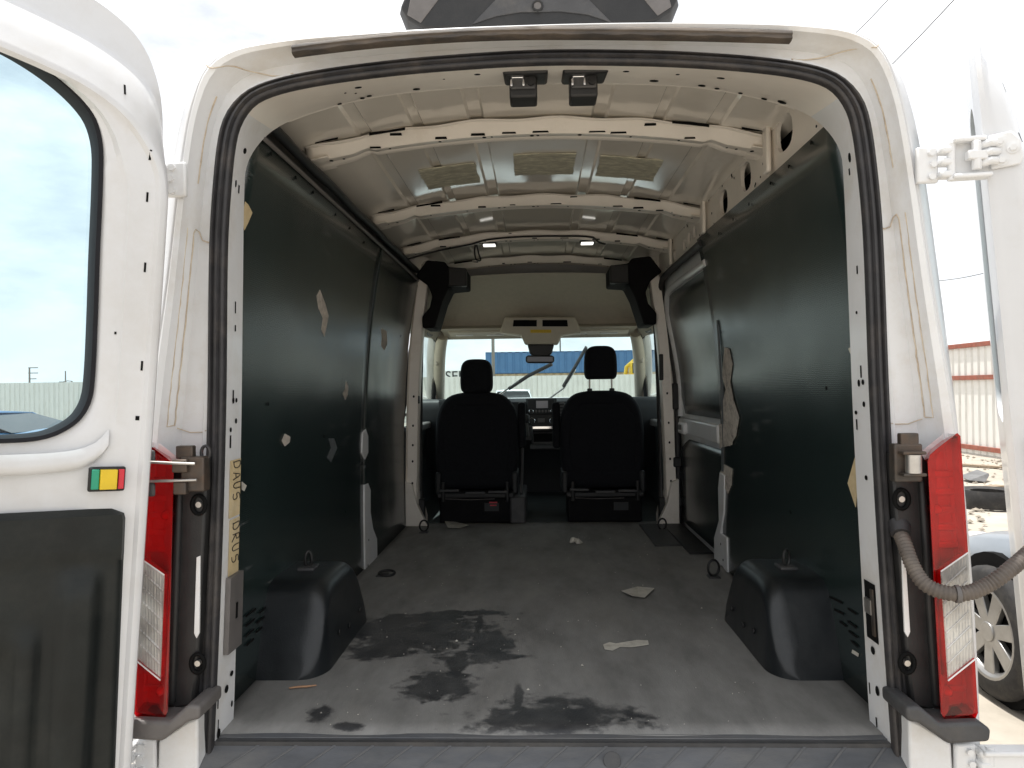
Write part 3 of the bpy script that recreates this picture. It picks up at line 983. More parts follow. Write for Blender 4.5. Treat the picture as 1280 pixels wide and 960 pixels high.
# wiring and dome lamps on the third rib
def onrib(px, y0, dz=0.0):
    d = y0 - CY
    x = CX + (px - VX) * d / F
    return Vector((x, y0 - 0.05, zrib(x) - 0.004 + dz))
wp = [onrib(505, 2.42, -.03), onrib(530, 2.42, -.02), onrib(555, 2.42, -.012), onrib(590, 2.42, -.004), onrib(612, 2.42, .012), onrib(650, 2.42, .016), onrib(700, 2.42, .016), onrib(742, 2.42, .016), onrib(750, 2.42, -.01), onrib(758, 2.42, -.018)]
MB().tube(resample(wp, 60), 0.0055, 6).build("wiring_harness", BLACK, van, smooth=60)
lo_ = onrib(597, 2.42, -.01)
MB().tube(resample([lo_, lo_ + Vector((-.004, 0, -.04)), lo_ + Vector((.006, -.01, -.085)), lo_ + Vector((.03, -.01, -.09)), lo_ + Vector((.02, 0, -.05)), lo_ + Vector((.008, 0, 0))], 30), 0.005, 6).build("wiring_loop", BLACK, van, smooth=60)
for px in (614, 736):
    p = onrib(px, 2.42) + Vector((0, 0.045, -0.006))
    lm = MB().box(p, (0.085, 0.05, 0.014)).build("load_lamp", BLACK, van, bevel=0.004)
    MB().box(p + Vector((0, -0.006, -0.007)), (0.07, 0.045, 0.010)).build("lamp_diffuser", LAMPW, lm, bevel=0.003)

# ---- side liners
LP = [(0.70, 0.838), (1.0, 0.843), (1.3, 0.84), (1.6, 0.826), (1.85, 0.805), (2.05, 0.776), (2.235, 0.742), (2.3, 0.73)]
def LX(z):
    for (a, b), (c_, d) in zip(LP, LP[1:]):
        if z <= c_:
            return b + (d - b) * (max(z, a) - a) / (c_ - a)
    return LP[-1][1]
def liner_hit(side, x, y, off=0.0):
    lo, hi = 1.5, 6.0
    best = None
    f = lambda d: side * at(x, y, d).x - LX(at(x, y, d).z)
    for _ in range(50):
        m_ = (lo + hi) / 2
        if f(m_) < 0: lo = m_
        else: hi = m_
    p = at(x, y, lo)
    return p + Vector((-side * off, 0, 0))
def liner(side, y0, y1, zt, name="liner_panel", z0=0.722, inset=0.0, edge=None):
    rows = []
    nz_ = 18
    for j in range(25):
        y = y0 + (y1 - y0) * j / 24
        rr = []
        for i in range(nz_ + 1):
            z = z0 + (zt(y) - z0) * i / nz_
            yy = y
            if edge and j == 24:
                yy += edge * random.uniform(-1, 1)
            rr.append(Vector((side * (LX(z) + inset + 0.002 * math.sin(y * 2.3 + z * 1.7 + side)), yy, z)))
        rows.append(rr)
    return MB().loft(rows).build(name, LINER, van, smooth=40, solid=0.005)
L1 = liner(-1, 0.075, 1.648, lambda y: 2.232, edge=0.003)
L2 = liner(-1, 1.655, 2.715, lambda y: 2.232 - 0.0 * y, inset=-0.003)
R1 = liner(1, 0.075, 1.665, lambda y: 2.225 + 0.018 * sstep(0.3, 1.6, y), edge=0.004)
# screw dots on liners
for side, lin, dots in ((-1, L1, [(337, 192), (368, 222), (390, 240), (418, 268), (436, 285), (454, 303), (333, 505), (404, 545), (430, 640)]),
                        (-1, L2, [(467, 374), (466, 423), (464, 474), (456, 506), (505, 558), (500, 420)]),
                        (1, R1, [(1016, 178), (988, 208), (965, 229), (938, 255), (918, 274), (900, 292), (1035, 485), (990, 640), (903, 415), (908, 466)])):
    mb = MB()
    for (x, y) in dots:
        p = liner_hit(side, x, y, 0.0045)
        mb.slab([p + Vector((0, 0.006 * math.cos(a * .785), 0.006 * math.sin(a * .785))) for a in range(8)], (-side * 0.0012, 0, 0))
    tag(mb.build("liner_screws", VOID, lin, weld=False), kind='stuff')
def patch(side, pts, mat, name, off=0.0045, th=0.0012, parent=van):
    return MB().slab([liner_hit(side, x, y, off) for x, y in pts], (-side * th, 0, 0)).build(name, mat, parent)
patch(-1, [(398, 362), (405, 380), (409, 395), (404, 421), (400, 412), (402, 398), (396, 385), (394, 370)], TORN, "tape_residue")
patch(-1, [(474, 410), (482, 414), (483, 430), (479, 438), (475, 432), (476, 422)], TORN, "tape_residue")
patch(-1, [(431, 476), (434, 484), (433, 494), (430, 500), (427, 492), (430, 486)], TORN, "tape_residue")
patch(-1, [(354, 542), (361, 546), (360, 553), (354, 558), (350, 551)], TORN, "tape_residue")
patch(-1, [(304, 252), (308, 256), (313, 266), (308, 278), (303, 288), (300, 270)], TAPE, "tape_residue")
patch(-1, [(409, 548), (416, 548), (420, 560), (412, 578), (407, 572), (412, 560)], LINERT, "liner_tear")
patch(-1, [(300, 602), (306, 607), (303, 614), (300, 612)], PAPER, "tape_residue")
patch(1, [(907, 434), (913, 436), (917, 455), (914, 478), (909, 488), (904, 470)], TORN, "tape_residue")
patch(1, [(914, 475), (919, 500), (926, 522), (922, 545), (914, 558), (906, 540), (903, 515), (908, 490)], TORN, "tape_residue", off=0.006)
patch(1, [(901, 530), (917, 530), (918, 556), (902, 560)], TORN, "tape_residue", off=0.008)
patch(1, [(906, 580), (917, 586), (916, 606), (911, 618), (905, 604), (901, 592)], TORN, "tape_residue")
patch(1, [(1071, 572), (1062, 604), (1072, 634), (1076, 600)], TAPE, "tape_residue")
patch(1, [(1063, 436), (1068, 432), (1068, 448)], PAPER, "tape_residue")
patch(1, [(897, 400), (899, 400), (906, 500), (906, 592), (903, 592), (903, 500)], LINERT, "liner_tear", off=0.0035, th=0.002)
# louvre slots in the liners behind the arches
for side, seg in ((-1, [(305, 772, 318, 762), (322, 768, 334, 757), (305, 784, 316, 775), (319, 780, 331, 770), (305, 797, 315, 788), (306, 808, 315, 800), (318, 792, 326, 785)]),
                  (1, [(1039, 747, 1055, 755), (1045, 763, 1057, 769), (1062, 762, 1073, 769), (1052, 778, 1060, 784), (1062, 778, 1073, 786), (1063, 790, 1074, 798), (1066, 802, 1075, 810)])):
    for (x0, y0, x1, y1) in seg:
        a, b = liner_hit(side, x0, y0, 0.0045), liner_hit(side, x1, y1, 0.0045)
        MB().slab([a, b, b + Vector((0, 0, .006)), a + Vector((0, 0, .006))], (-side * 0.0012, 0, 0)).build("louvre_slot", VOID, L1 if side < 0 else R1)
patch(1, [(1068, 812), (1076, 817), (1075, 821), (1067, 816)], PAPER, "tape_residue")

# exposed pillar feet
def pillar(side, pts, lip):
    mb = MB()
    P = [liner_hit(side, x, y, 0.010) for x, y in pts]
    o = mb.slab(P, (side * 0.018, 0, 0)).build("exposed_pillar", FRAME, van, bevel=0.003)
    h = MB()
    for (x, y) in lip:
        p = liner_hit(side, x, y, 0.0112)
        h.slab([p + Vector((0, 0.006 * math.cos(a * .785), 0.006 * math.sin(a * .785))) for a in range(8)], (-side * 0.001, 0, 0))
    tag(h.build("pillar_holes", VOID, o, weld=False), kind='stuff')
    return o
pillar(-1, [(453, 606), (458, 604), (461, 612), (461, 640), (464, 660), (469, 673), (470, 717), (462, 712), (454, 717)], [(458, 675), (457, 707)])
pillar(-1, [(451, 541), (455, 536), (458, 545), (458, 566), (454, 575), (450, 566)], [])
pillar(1, [(902, 590), (908, 594), (907, 640), (903, 666), (911, 672), (912, 717), (904, 706), (895, 714), (895, 672), (901, 650), (900, 610)], [(904, 680), (907, 700)])

# ---- left cove strip, right exposed rail with access holes
def strip(pf, side, mat, name, y0=0.09, y1=2.80):
    rows = [[Vector((side * x, y0 + (y1 - y0) * j / 20, z)) for x, z in pf] for j in range(21)]
    return MB().loft(rows).build(name, mat, van, smooth=50, solid=0.003)
strip([(0.752, 2.20), (0.760, 2.24), (0.766, 2.29), (0.782, 2.335), (0.80, 2.352), (0.82, 2.36)], -1, BLACK, "cove_strip")
strip([(0.7385, 2.228), (0.734, 2.236), (0.738, 2.244), (0.746, 2.242)], -1, GREYPL, "cove_lip_highlight")  # lighter grey puts the edge highlight into the lip's colour
MB().tube([Vector((-0.744, 0.1 + 2.62 * k / 30, 2.292 + 0.003 * math.sin(k * 0.9))) for k in range(31)], 0.016, 8).build("cove_highlight_tube", TRIMB, van, smooth=60)  # black tube added for the highlight line it catches
MB().box((-0.72, 0.17, 2.335), (0.09, 0.08, 0.05)).build("cove_end_clip", BLACK, van, bevel=0.01)

def holed_cell(mb, y0, y1, z0, z1, hole, X):
    """hole: (cy, cz, ry, rz, power) superellipse or None"""
    if hole is None:
        mb.add([X(y0, z0), X(y1, z0), X(y1, z1), X(y0, z1)], [(0, 1, 2, 3)])
        return
    cy, cz, ry, rz, pw = hole
    ang = sorted(set([2 * math.pi * k / 20 for k in range(20)] + [math.atan2(b - cz, a - cy) % (2 * math.pi) for a in (y0, y1) for b in (z0, z1)]))
    outer, inn, deep = [], [], []
    for a in ang:
        c_, s_ = math.cos(a), math.sin(a)
        t = min(((y1 - cy) / c_) if c_ > 1e-9 else (((y0 - cy) / c_) if c_ < -1e-9 else 1e9),
                ((z1 - cz) / s_) if s_ > 1e-9 else (((z0 - cz) / s_) if s_ < -1e-9 else 1e9))
        outer.append(X(cy + c_ * t, cz + s_ * t))
        rr = (abs(c_ / ry) ** pw + abs(s_ / rz) ** pw) ** (-1 / pw)
        q = X(cy + c_ * rr, cz + s_ * rr)
        inn.append(q)
        deep.append(q + Vector((0.012, 0, 0)))
    mb.loft([outer, inn, deep], True)
railX = lambda y, z: Vector((0.757 - 0.05 * (z - 2.2), y, z))
rail = MB()
holes = [(0.47, 2.325, 0.072, 0.052, 2.6), (0.89, 2.312, 0.062, 0.050, 2.6), (1.21, 2.302, 0.058, 0.048, 2.6), (1.77, 2.30, 0.030, 0.030, 4), (1.90, 2.295, 0.030, 0.030, 4), (2.03, 2.29, 0.030, 0.028, 4), (2.29, 2.285, 0.03, 0.028, 4)]
ys = [0.09, 0.30, 0.64, 0.75, 1.05, 1.36, 1.69, 1.835, 1.965, 2.11, 2.2, 2.4, 2.80]
for a, b in zip(ys, ys[1:]):
    h = [q for q in holes if a < q[0] < b]
    holed_cell(rail, a, b, 2.20, 2.385, h[0] if h else None, railX)
rail.add([p for y in (0.09, 2.80) for p in (railX(y, 2.385), Vector((0.725, y, 2.40)))], [(0, 1, 3, 2)])
ro = rail.build("side_rail", RIBP, van)
h = MB()
for k in range(46):
    y, z = random.uniform(0.2, 2.7), random.choice([2.255, 2.262, 2.37, 2.36, random.uniform(2.25, 2.38)])
    if any(abs(y - q[0]) < q[2] + 0.02 and abs(z - q[1]) < q[3] + 0.015 for q in holes):
        continue
    r_ = random.choice([0.004, 0.005, 0.007])
    h.slab([railX(y, z) + Vector((-0.0025, r_ * math.cos(a * .785), r_ * math.sin(a * .785))) for a in range(8)], (0.001, 0, 0))
tag(h.build("rail_holes", VOID, ro, weld=False), kind='stuff')
for y in (0.585, 1.50, 2.32):
    MB().box((0.733, y, 2.31), (0.016, 0.045, 0.15)).build("rail_gusset", RIBP, ro, bevel=0.006)
# near-black sheet standing for the shade in the cavity behind the rail
MB().loft([[Vector((0.80, y, 2.18)), Vector((0.81, y, 2.40))] for y in (0.22, 2.80)]).build("rail_cavity_shade", VOID, van, solid=0.002)

# ---- floor, scuff plate, arches
fl = MB()
rows = []
for j in range(48):
    y = -0.015 + 2.86 * j / 47
    rr = []
    for i in range(36):
        x = -0.85 + 1.70 * i / 35
        rr.append(Vector((x, y + (0.004 * math.sin(x * 17) if j == 0 else 0), 0.72 + 0.0018 * math.sin(x * 7 + y * 3) * math.sin(y * 6 - x * 2) - (0.003 if j == 0 else 0))))
    rows.append(rr)
floor = fl.loft(rows).build("load_floor", FLOORM, van, smooth=60, solid=0.004)
MB().box((0, 1.4, 0.70), (1.9, 2.9, 0.03)).build("floor_pan", DKGREY, van)
# slightly raised heavier mat edge along the sill
sp = MB()
rows = []
for i in range(61):
    x = -0.83 + 1.66 * i / 60
    rows.append([Vector((x, y, z)) for y, z in [(0.03, 0.712), (-0.012, 0.7185), (-0.03, 0.716), (-0.042, 0.709), (-0.12, 0.672), (-0.135, 0.655), (-0.135, 0.58)]])
scp = sp.loft(rows).build("scuff_plate", SCUFF, van, smooth=35)
sl_ = Vector((0, -0.078, -0.037)).normalized()
sn_ = Vector((0, -0.037, 0.078)).normalized()
tr = MB().slab([Vector((0.045, 0, 0)) + sl_ * 0.005, Vector((0.053, 0, 0)) + sl_ * 0.005, Vector((-0.025, 0, 0)) + sl_ * 0.080, Vector((-0.033, 0, 0)) + sl_ * 0.080], sn_ * 0.0022)
t0 = None
for k in range(17):
    x = -0.74 + 1.48 * k / 16
    if t0 is None:
        t0 = tr.build("tread_ridge", SCUFF, scp, bevel=0.001)
        o = t0
    else:
        o = t0.copy()
        col.objects.link(o)
        o.parent = scp
    o.location = (x, -0.042, 0.709)
    o.matrix_parent_inverse = t0.matrix_parent_inverse.copy()
for z_ in (0.0, 0.010):
    MB().tube([Vector((-0.80, -0.03 - z_ * .6, 0.7165 - z_ * .3)), Vector((0.80, -0.03 - z_ * .6, 0.7165 - z_ * .3))], 0.0018, 6).build("tread_line", SCUFF, scp, smooth=60)
lt = at(765, 935, 1.72)
MB().cyl(Vector((lt.x, -0.085, 0.690)), Vector((lt.x, -0.090, 0.694)) , 0.020, 18).build("floor_latch_socket", DKGREY, scp, bevel=0.001)
rb_ = MB().box((0, -0.20, 0.52), (1.72, 0.16, 0.09)).box((0, -0.145, 0.44), (1.8, 0.08, 0.26)).build("rear_bumper", DKGREY, van, bevel=0.012)

for s in (-1, 1):
    mb = MB()
    # wheel arch cover: sloped near face, tapered inner side, rounded top
    rows = []
    nu = 22
    AP = resample([(a, b, 0) for a, b in [(0.308, 0.0), (0.314, 0.02), (0.345, 0.09), (0.378, 0.165), (0.402, 0.208), (0.428, 0.236), (0.47, 0.25), (0.58, 0.253), (0.70, 0.25), (0.745, 0.242), (0.785, 0.208), (0.84, 0.125), (0.90, 0.035), (0.925, 0.0)]], 44)
    for q in AP:
        y, h = q.x, max(q.y, 0.0005)
        e = max(0.0, 1 - (y - 0.308) / 0.10)
        e2 = max(0.0, 1 - (0.925 - y) / 0.08)
        xb_ = 0.642 + 0.075 * (1 - math.sqrt(max(0.0, 1 - e * e))) + 0.03 * e2 * e2
        xt_ = xb_ + 0.012 * h / 0.25
        r = min(0.058, h * 0.7)
        pts = [(0.86, h), (0.80, h), (0.74, h), (xt_ + r + 0.005, h)]
        for k in range(9):
            a = math.pi / 2 * k / 8
            pts.append((xt_ + r - r * math.sin(a), h - r + r * math.cos(a)))
        for k in range(1, 5):
            pts.append((xt_ + (xb_ - xt_) * k / 4, (h - r) * (1 - k / 4)))
        rows.append([Vector((s * px_, y, 0.7215 + pz_)) for px_, pz_ in pts])
    ac = mb.loft(rows).build("wheel_arch_cover", ARCH, van, smooth=70)
    for (y_, z_) in ((0.50, 0.80), (0.62, 0.78), (0.76, 0.79)):
        MB().cyl((s * 0.6445, y_, z_), (s * 0.640, y_, z_), 0.009, 12).build("push_pin", BLACK, ac, bevel=0.0015)
    rp_ = Vector((s * 0.772, 0.60 if s < 0 else 0.58, 0.979))
    MB().box(rp_ + Vector((0, 0, -0.002)), (0.055, 0.07, 0.012)).build("ring_base", DKGREY, ac, bevel=0.004)
    MB().tube([rp_ + Vector((0.022 * math.cos(a * .3927) * (0.4 if s < 0 else 0.5), 0.006 * math.cos(a * .3927), 0.026 + 0.026 * math.sin(a * .3927))) for a in range(16)], 0.005, 6, True).build("tie_down_ring", BLACK, ac, smooth=60)
def ring_at(x, y, flat, r=0.028):
    fx, fy = on_floor(x, y)
    b = MB().box((fx, fy, 0.724), (0.05, 0.06, 0.008)).build("ring_plate", DKGREY, van, bevel=0.003)
    if flat:
        pts = [Vector((fx + r * 1.3 * math.cos(a * .3927) + 0.02, fy + r * math.sin(a * .3927), 0.733 + 0.006 * math.sin(a * .3927))) for a in range(16)]
    else:
        pts = [Vector((fx + r * .75 * math.cos(a * .3927), fy + 0.006 * math.cos(a * .3927), 0.729 + r + r * math.sin(a * .3927))) for a in range(16)]
    MB().tube(pts, 0.0055, 6, True).build("tie_down_ring", BLACK, b, smooth=60)
ring_at(478, 720, True)
ring_at(892, 722, False, 0.034)
ring_at(828, 664, False, 0.032)
ring_at(530, 666, False, 0.032)
# grey trim strip at the side-door step
MB().box((0.66, 2.40, 0.726), (0.14, 0.62, 0.012)).build("step_edge", DKGREY, van, bevel=0.006)
MB().box((0.79, 2.30, 0.7285), (0.12, 0.80, 0.01)).build("step_tread", BLACK, van, bevel=0.004)

# ---- sliding door (right, behind the main liner)
sdoor = MB()
def sdpt(y, z):
    return Vector((0.868 - 0.10 * sstep(1.5, 2.3, z), y, z))
def sdslab(pts, th, off):
    mb = MB()
    a = [sdpt(y, z) + Vector((-off, 0, 0)) for y, z in pts]
    return mb.slab(a, (th, 0, 0))
rows = []
for j in range(9):
    y = 1.60 + (2.80 - 1.60) * j / 8
    rows.append([sdpt(y, 0.60 + 1.66 * i / 16) for i in range(17)])
sd = MB().loft(rows).build("sliding_door", FRAME, van, smooth=50, solid=0.004)
def gridslab(ylist, z0, z1, off, mat, name, bev=0.0, nz=10):
    rows = [[sdpt(y, z0(y) + (z1(y) - z0(y)) * i / nz) + Vector((-off, 0, 0)) for i in range(nz + 1)] for y in ylist]
    return MB().loft(rows).build(name, mat, sd, smooth=50, solid=0.006)
yy_ = [1.60 + 1.09 * i / 10 for i in range(11)]
gridslab(yy_, lambda y: 1.40 + 0.10 * sstep(2.60, 2.70, y), lambda y: 2.10 - 0.10 * sstep(2.56, 2.70, y), 0.010, LINER, "window_cover_board")
gridslab(yy_, lambda y: 0.75, lambda y: 1.255 - 0.06 * sstep(2.5, 2.68, y), 0.012, LINER, "door_lower_board")
# window frame ridge, handle recess, seals
fr_ = [(1.60, 2.125), (2.55, 2.125), (2.66, 2.09), (2.715, 2.0), (2.725, 1.8), (2.725, 1.38)]
MB().tube([sdpt(y, z) + Vector((-0.012, 0, 0)) for y, z in resample([(a, b, 0) for a, b in fr_], 30) for y, z in [(y, z)]] if False else [sdpt(p.x, p.y) + Vector((-0.010, 0, 0)) for p in resample([(a, b, 0) for a, b in fr_], 30)], 0.020, 8, sq=(1, 1)).build("window_frame_ridge", FRAME, sd, smooth=60)
MB().box(sdpt(2.2, 1.33) + Vector((-0.02, 0, 0)), (0.03, 0.95, 0.09)).build("door_mid_rail", FRAME, sd, bevel=0.012, seg=3)
MB().box(sdpt(2.50, 1.32) + Vector((-0.045, 0, 0)), (0.03, 0.16, 0.07)).build("handle_recess", FRAME, sd, bevel=0.014, seg=3)
MB().box(sdpt(2.50, 1.325) + Vector((-0.062, 0, 0)), (0.012, 0.07, 0.03)).build("door_handle", GREYPL, sd, bevel=0.005)
sealp = [(2.785, 0.70), (2.785, 1.4), (2.785, 1.9), (2.77, 2.12), (2.70, 2.20), (2.5, 2.215), (1.60, 2.215)]
MB().tube([sdpt(p.x, p.y) + Vector((-0.022, 0, 0)) for p in resample([(a, b, 0) for a, b in sealp], 50)], 0.019, 8).build("door_opening_seal", RUBBER, van, smooth=60)
for z in (1.50, 1.10, 0.86):
    MB().box(sdpt(2.76, z) + Vector((-0.035, 0, 0)), (0.05, 0.09, 0.16 if z == 1.5 else 0.06)).build("door_catch", BLACK, van, bevel=0.008)

# ---- B pillars, upper black trims, belts
for s in (-1, 1):
    pf = [(0.830, 0.70), (0.822, 1.0), (0.812, 1.4), (0.795, 1.75), (0.765, 2.05), (0.735, 2.25), (0.70, 2.36)]
    rows = []
    pp = resample([(a, 0, b) for a, b in pf], 30)
    for p in pp:
        w = 0.055 + 0.10 * (1 - sstep(0.75, 0.95, p.z))
        rows.append([Vector((s * (p.x - 0.0), 2.735, p.z)), Vector((s * (p.x - 0.055), 2.745, p.z)), Vector((s * (p.x - 0.062), 2.76, p.z)), Vector((s * (p.x - 0.062 - 0.4 * (w - 0.055)), 2.76 + w, p.z)), Vector((s * (p.x + 0.03), 2.78 + w, p.z))])
    bp = MB().loft(rows).build("cab_pillar", RIBP, van, smooth=40)
    h = MB()
    for z in (1.34, 1.22, 1.12, 0.985, 0.96, 1.52):
        x = s * (resample([(a, 0, b) for a, b in pf], 200)[min(199, int((z - 0.7) / 1.66 * 199))].x - 0.03)
        h.slab([Vector((x + 0.006 * math.cos(a * .785), 2.7355, z + 0.008 * math.sin(a * .785))) for a in range(8)], (0, 0.001, 0))
    tag(h.build("pillar_holes", VOID, bp, weld=False), kind='stuff')
    # white foot
    ft = [(0.835, 0.722), (0.70, 0.722), (0.765, 0.86), (0.79, 0.98), (0.835, 1.0)]
    MB().slab([Vector((s * x, 2.70 if s > 0 else 2.72, z)) for x, z in ft], (0, 0.05, 0)).build("pillar_foot", RIBP, bp, bevel=0.006)
    # black upper trim with a scooped outline
    d = 4.50
    tx = [(519, 345), (533, 325), (556, 327), (560, 333), (583, 335), (583, 357), (561, 359), (553, 376), (543, 410), (528, 410), (527, 396), (537, 384), (540, 370), (534, 356)]
    pts = [at(x, y, d) for x, y in tx]
    if s > 0: pts = [Vector((-p.x, p.y, p.z)) for p in pts]
    ut = MB().slab(pts, (0, 0.30, 0)).build("pillar_upper_trim", TRIMD, van, bevel=0.012, seg=3)
    ex = [(560, 334), (583, 335), (583, 357), (560, 358)]
    pts = [at(x, y, d - 0.01) for x, y in ex]
    if s > 0: pts = [Vector((-p.x, p.y, p.z)) for p in pts]
    MB().slab(pts, (0, 0.06, 0)).build("trim_end_block", BLACK, ut, bevel=0.006)
    # seat belt
    bx = 0.745 if s < 0 else 0.735
    bpt = [Vector((s * bx, 2.86, 1.98)), Vector((s * (bx + .01), 2.84, 1.6)), Vector((s * (bx + .015), 2.83, 1.1)), Vector((s * (bx + .01), 2.82, 0.80))]
    bb = resample(bpt, 24)
    MB().loft([[p + Vector((0.004 * math.sin(k), -0.024, 0)), p + Vector((-0.018 * s, 0.0, 0)), p + Vector((0, 0.024, 0))] for k, p in enumerate(bb)]).build("seat_belt", BLACK, van, smooth=60, solid=0.002)
    MB().box((s * 0.755, 2.80, 0.80), (0.06, 0.05, 0.16)).build("belt_retractor", BLACK, van, bevel=0.008)
MB().box((-0.755, 2.76, 1.50), (0.02, 0.03, 0.05)).build("belt_anchor", BLACK, van, bevel=0.005)
MB().box((0.745, 2.745, 1.68), (0.025, 0.02, 0.16)).build("door_striker_cover", BLACK, van, bevel=0.006)

# ---- cab
# floor and walls of the cab
MB().box((0, 3.62, 0.695), (1.80, 1.58, 0.03)).build("cab_floor", M("cab_floor_rubber", (0.045, 0.052, 0.052), 0.7, var=0.25, scale=10, bump=0.2), van)
MB().box((-0.145, 3.12, 0.80), (0.10, 0.62, 0.17)).build("handbrake_console", DKGREY, van, bevel=0.012)
MB().tube([Vector((-0.125, 2.84, 0.9)), Vector((-0.12, 2.95, 1.02)), Vector((-0.115, 3.02, 1.20))], 0.010, 8).build("handbrake_lever", DKGREY, van, smooth=60)
def seat(xc, head_dz, posts):
    st = empty("seat", (xc, 3.0, 0.72), parent=van)
    d = 4.80
    y0 = d + CY
    # pedestal
    MB().box((xc, 3.02, 0.800), (0.46, 0.38, 0.16)).build("seat_pedestal", TRIMD, st, bevel=0.012)
    MB().box((xc, 3.01, 0.895), (0.48, 0.40, 0.03)).build("seat_rail", BLACK, st, bevel=0.006)
    MB().box((xc, 3.15, 0.985), (0.50, 0.50, 0.13)).build("seat_cushion", SEATM, st, bevel=0.04, seg=4)
    MB().box((xc - 0.245, 3.05, 0.96), (0.04, 0.30, 0.14)).build("side_cover", TRIMB, st, bevel=0.012)
    MB().box((xc + 0.245, 3.05, 0.96), (0.04, 0.30, 0.14)).build("side_cover", TRIMB, st, bevel=0.012)
    out = [(-0.232, 0.955), (-0.262, 1.05), (-0.268, 1.20), (-0.262, 1.36), (-0.235, 1.455), (-0.18, 1.515), (-0.10, 1.538), (0.0, 1.542)]
    out = out + [(-x, z) for x, z in reversed(out[:-1])]
    rows = []
    ol = resample([(x, 0, z) for x, z in out], 44)
    cx_, cz_ = 0.0, 1.24
    for (yy, sc_) in [(-0.055, 0.80), (-0.062, 0.90), (-0.045, 0.975), (-0.01, 1.0), (0.06, 1.0), (0.10, 0.97), (0.115, 0.88), (0.10, 0.6)]:
        rows.append([Vector((xc + p.x * sc_, y0 + yy - 0.12 * (p.z - 1.24) * -0.6, cz_ + (p.z - cz_) * sc_)) for p in ol])
    MB().loft(rows, True, True).build("backrest", SEATM, st, smooth=70)
    bo = [(-0.19, 1.00), (-0.215, 1.2), (-0.20, 1.38), (-0.13, 1.46), (0.13, 1.46), (0.20, 1.38), (0.215, 1.2), (0.19, 1.0)]
    MB().slab([Vector((xc + x, y0 - 0.064 + 0.07 * (z - 1.24), z)) for x, z in bo], (0, 0.012, 0)).build("back_panel", SEATM, st, bevel=0.008)
    hz = 1.645 + head_dz
    ho = [(-0.085, -0.105), (-0.102, -0.085), (-0.105, 0.0), (-0.095, 0.075), (-0.065, 0.105), (0.0, 0.112)]
    ho = ho + [(-x, z) for x, z in reversed(ho[:-1])]
    hl_ = resample([(x, 0, z) for x, z in ho], 36)
    rows = []
    for (yy, sc_) in [(-0.055, 0.72), (-0.06, 0.85), (-0.05, 0.96), (-0.02, 1.0), (0.03, 1.0), (0.055, 0.94), (0.06, 0.8)]:
        rows.append([Vector((xc + p.x * sc_, y0 + 0.03 + yy, hz + p.z * sc_)) for p in hl_])
    hr = MB().loft(rows, True, True).build("headrest", SEATM, st, smooth=70)
    for sx in (-0.072, 0.072):
        MB().cyl((xc + sx, y0 + 0.04, 1.50), (xc + sx, y0 + 0.035, hz - 0.08), 0.0065, 10).build("headrest_post", STEEL, st, smooth=60)
        MB().box((xc + sx, y0 + 0.03, 1.545), (0.032, 0.035, 0.022)).build("post_guide", BLACK, st, bevel=0.005)
    # inner armrest
    s = 1 if xc < 0 else -1
    MB().box((xc + s * 0.292, y0 + 0.05, 1.32), (0.05, 0.09, 0.30)).build("folded_armrest", SEATM, st, bevel=0.02, seg=3)
    for k, (sx, sz) in enumerate([(-0.16, 0.93), (0.14, 0.92), (0.0, 0.915)]):
        MB().box((xc + sx, 2.80, sz), (0.12, 0.03, 0.014)).build("seat_frame_bar", DKGREY, st, bevel=0.003)
    for sx in (-0.20, 0.20):
        MB().cyl((xc + sx, 2.80, 0.86), (xc + sx, 2.80, 0.98), 0.012, 8).build("seat_frame_leg", BLACK, st, smooth=60)
    MB().box((xc + 0.10, 2.828, 0.82), (0.09, 0.004, 0.05)).build("pedestal_label", TRIMB, st)
    MB().tube([Vector((xc - 0.20, 2.825, 0.875)), Vector((xc - 0.05, 2.822, 0.868)), Vector((xc + 0.12, 2.824, 0.872))], 0.003, 6).build("seat_wire", GREYPL, st)
    return st
S1 = seat(-0.41, 0.0, False)
S2 = seat(0.398, 0.075, True)
MB().box((-0.30, 2.824, 0.85), (0.05, 0.006, 0.008)).build("red_tag", RED, S1)
MB().box((-0.30, 2.824, 0.832), (0.04, 0.006, 0.006)).build("red_tag", RED, S1)

# dashboard
da = MB()
rows = []
for i in range(41):
    x = -0.92 + 1.84 * i / 40
    b = 0.03 * math.exp(-((x) / 0.22) ** 2)
    rows.append([Vector((x, y, z)) for y, z in [(3.86, 0.95), (3.80, 1.10), (3.74 - b, 1.25), (3.72 - b, 1.40), (3.73 - b, 1.462), (3.76, 1.485), (3.86, 1.490), (4.2, 1.482), (4.56, 1.44), (4.58, 1.36)]])
dash = da.loft(rows).build("dashboard", TRIMB, van, smooth=45)
cd = 5.44
def cbox(x0, y0, x1, y1, name, mat, dep=0.02, d=cd, bev=0.004, parent=None):
    a, b = at(x0, y0, d), at(x1, y1, d)
    return MB().box(((a.x + b.x) / 2, a.y + dep / 2, (a.z + b.z) / 2), (abs(b.x - a.x), dep, abs(a.z - b.z))).build(name, mat, parent or dash, bevel=bev)
cstack = cbox(657, 498, 697, 540, "dash_stack", BLACK, 0.10, 5.42, 0.012)
bz = cbox(659, 499, 694, 518, "screen_bezel", TRIMB, 0.02, 5.40, 0.006, cstack)
cbox(670, 501, 685, 510, "display_screen", SCREEN, 0.006, 5.394, 0.001, bz)
for i in range(6):
    cbox(665 + i * 4, 512.5, 667.5 + i * 4, 515.5, "radio_button", GREYPL, 0.012, 5.392, 0.001, cstack)
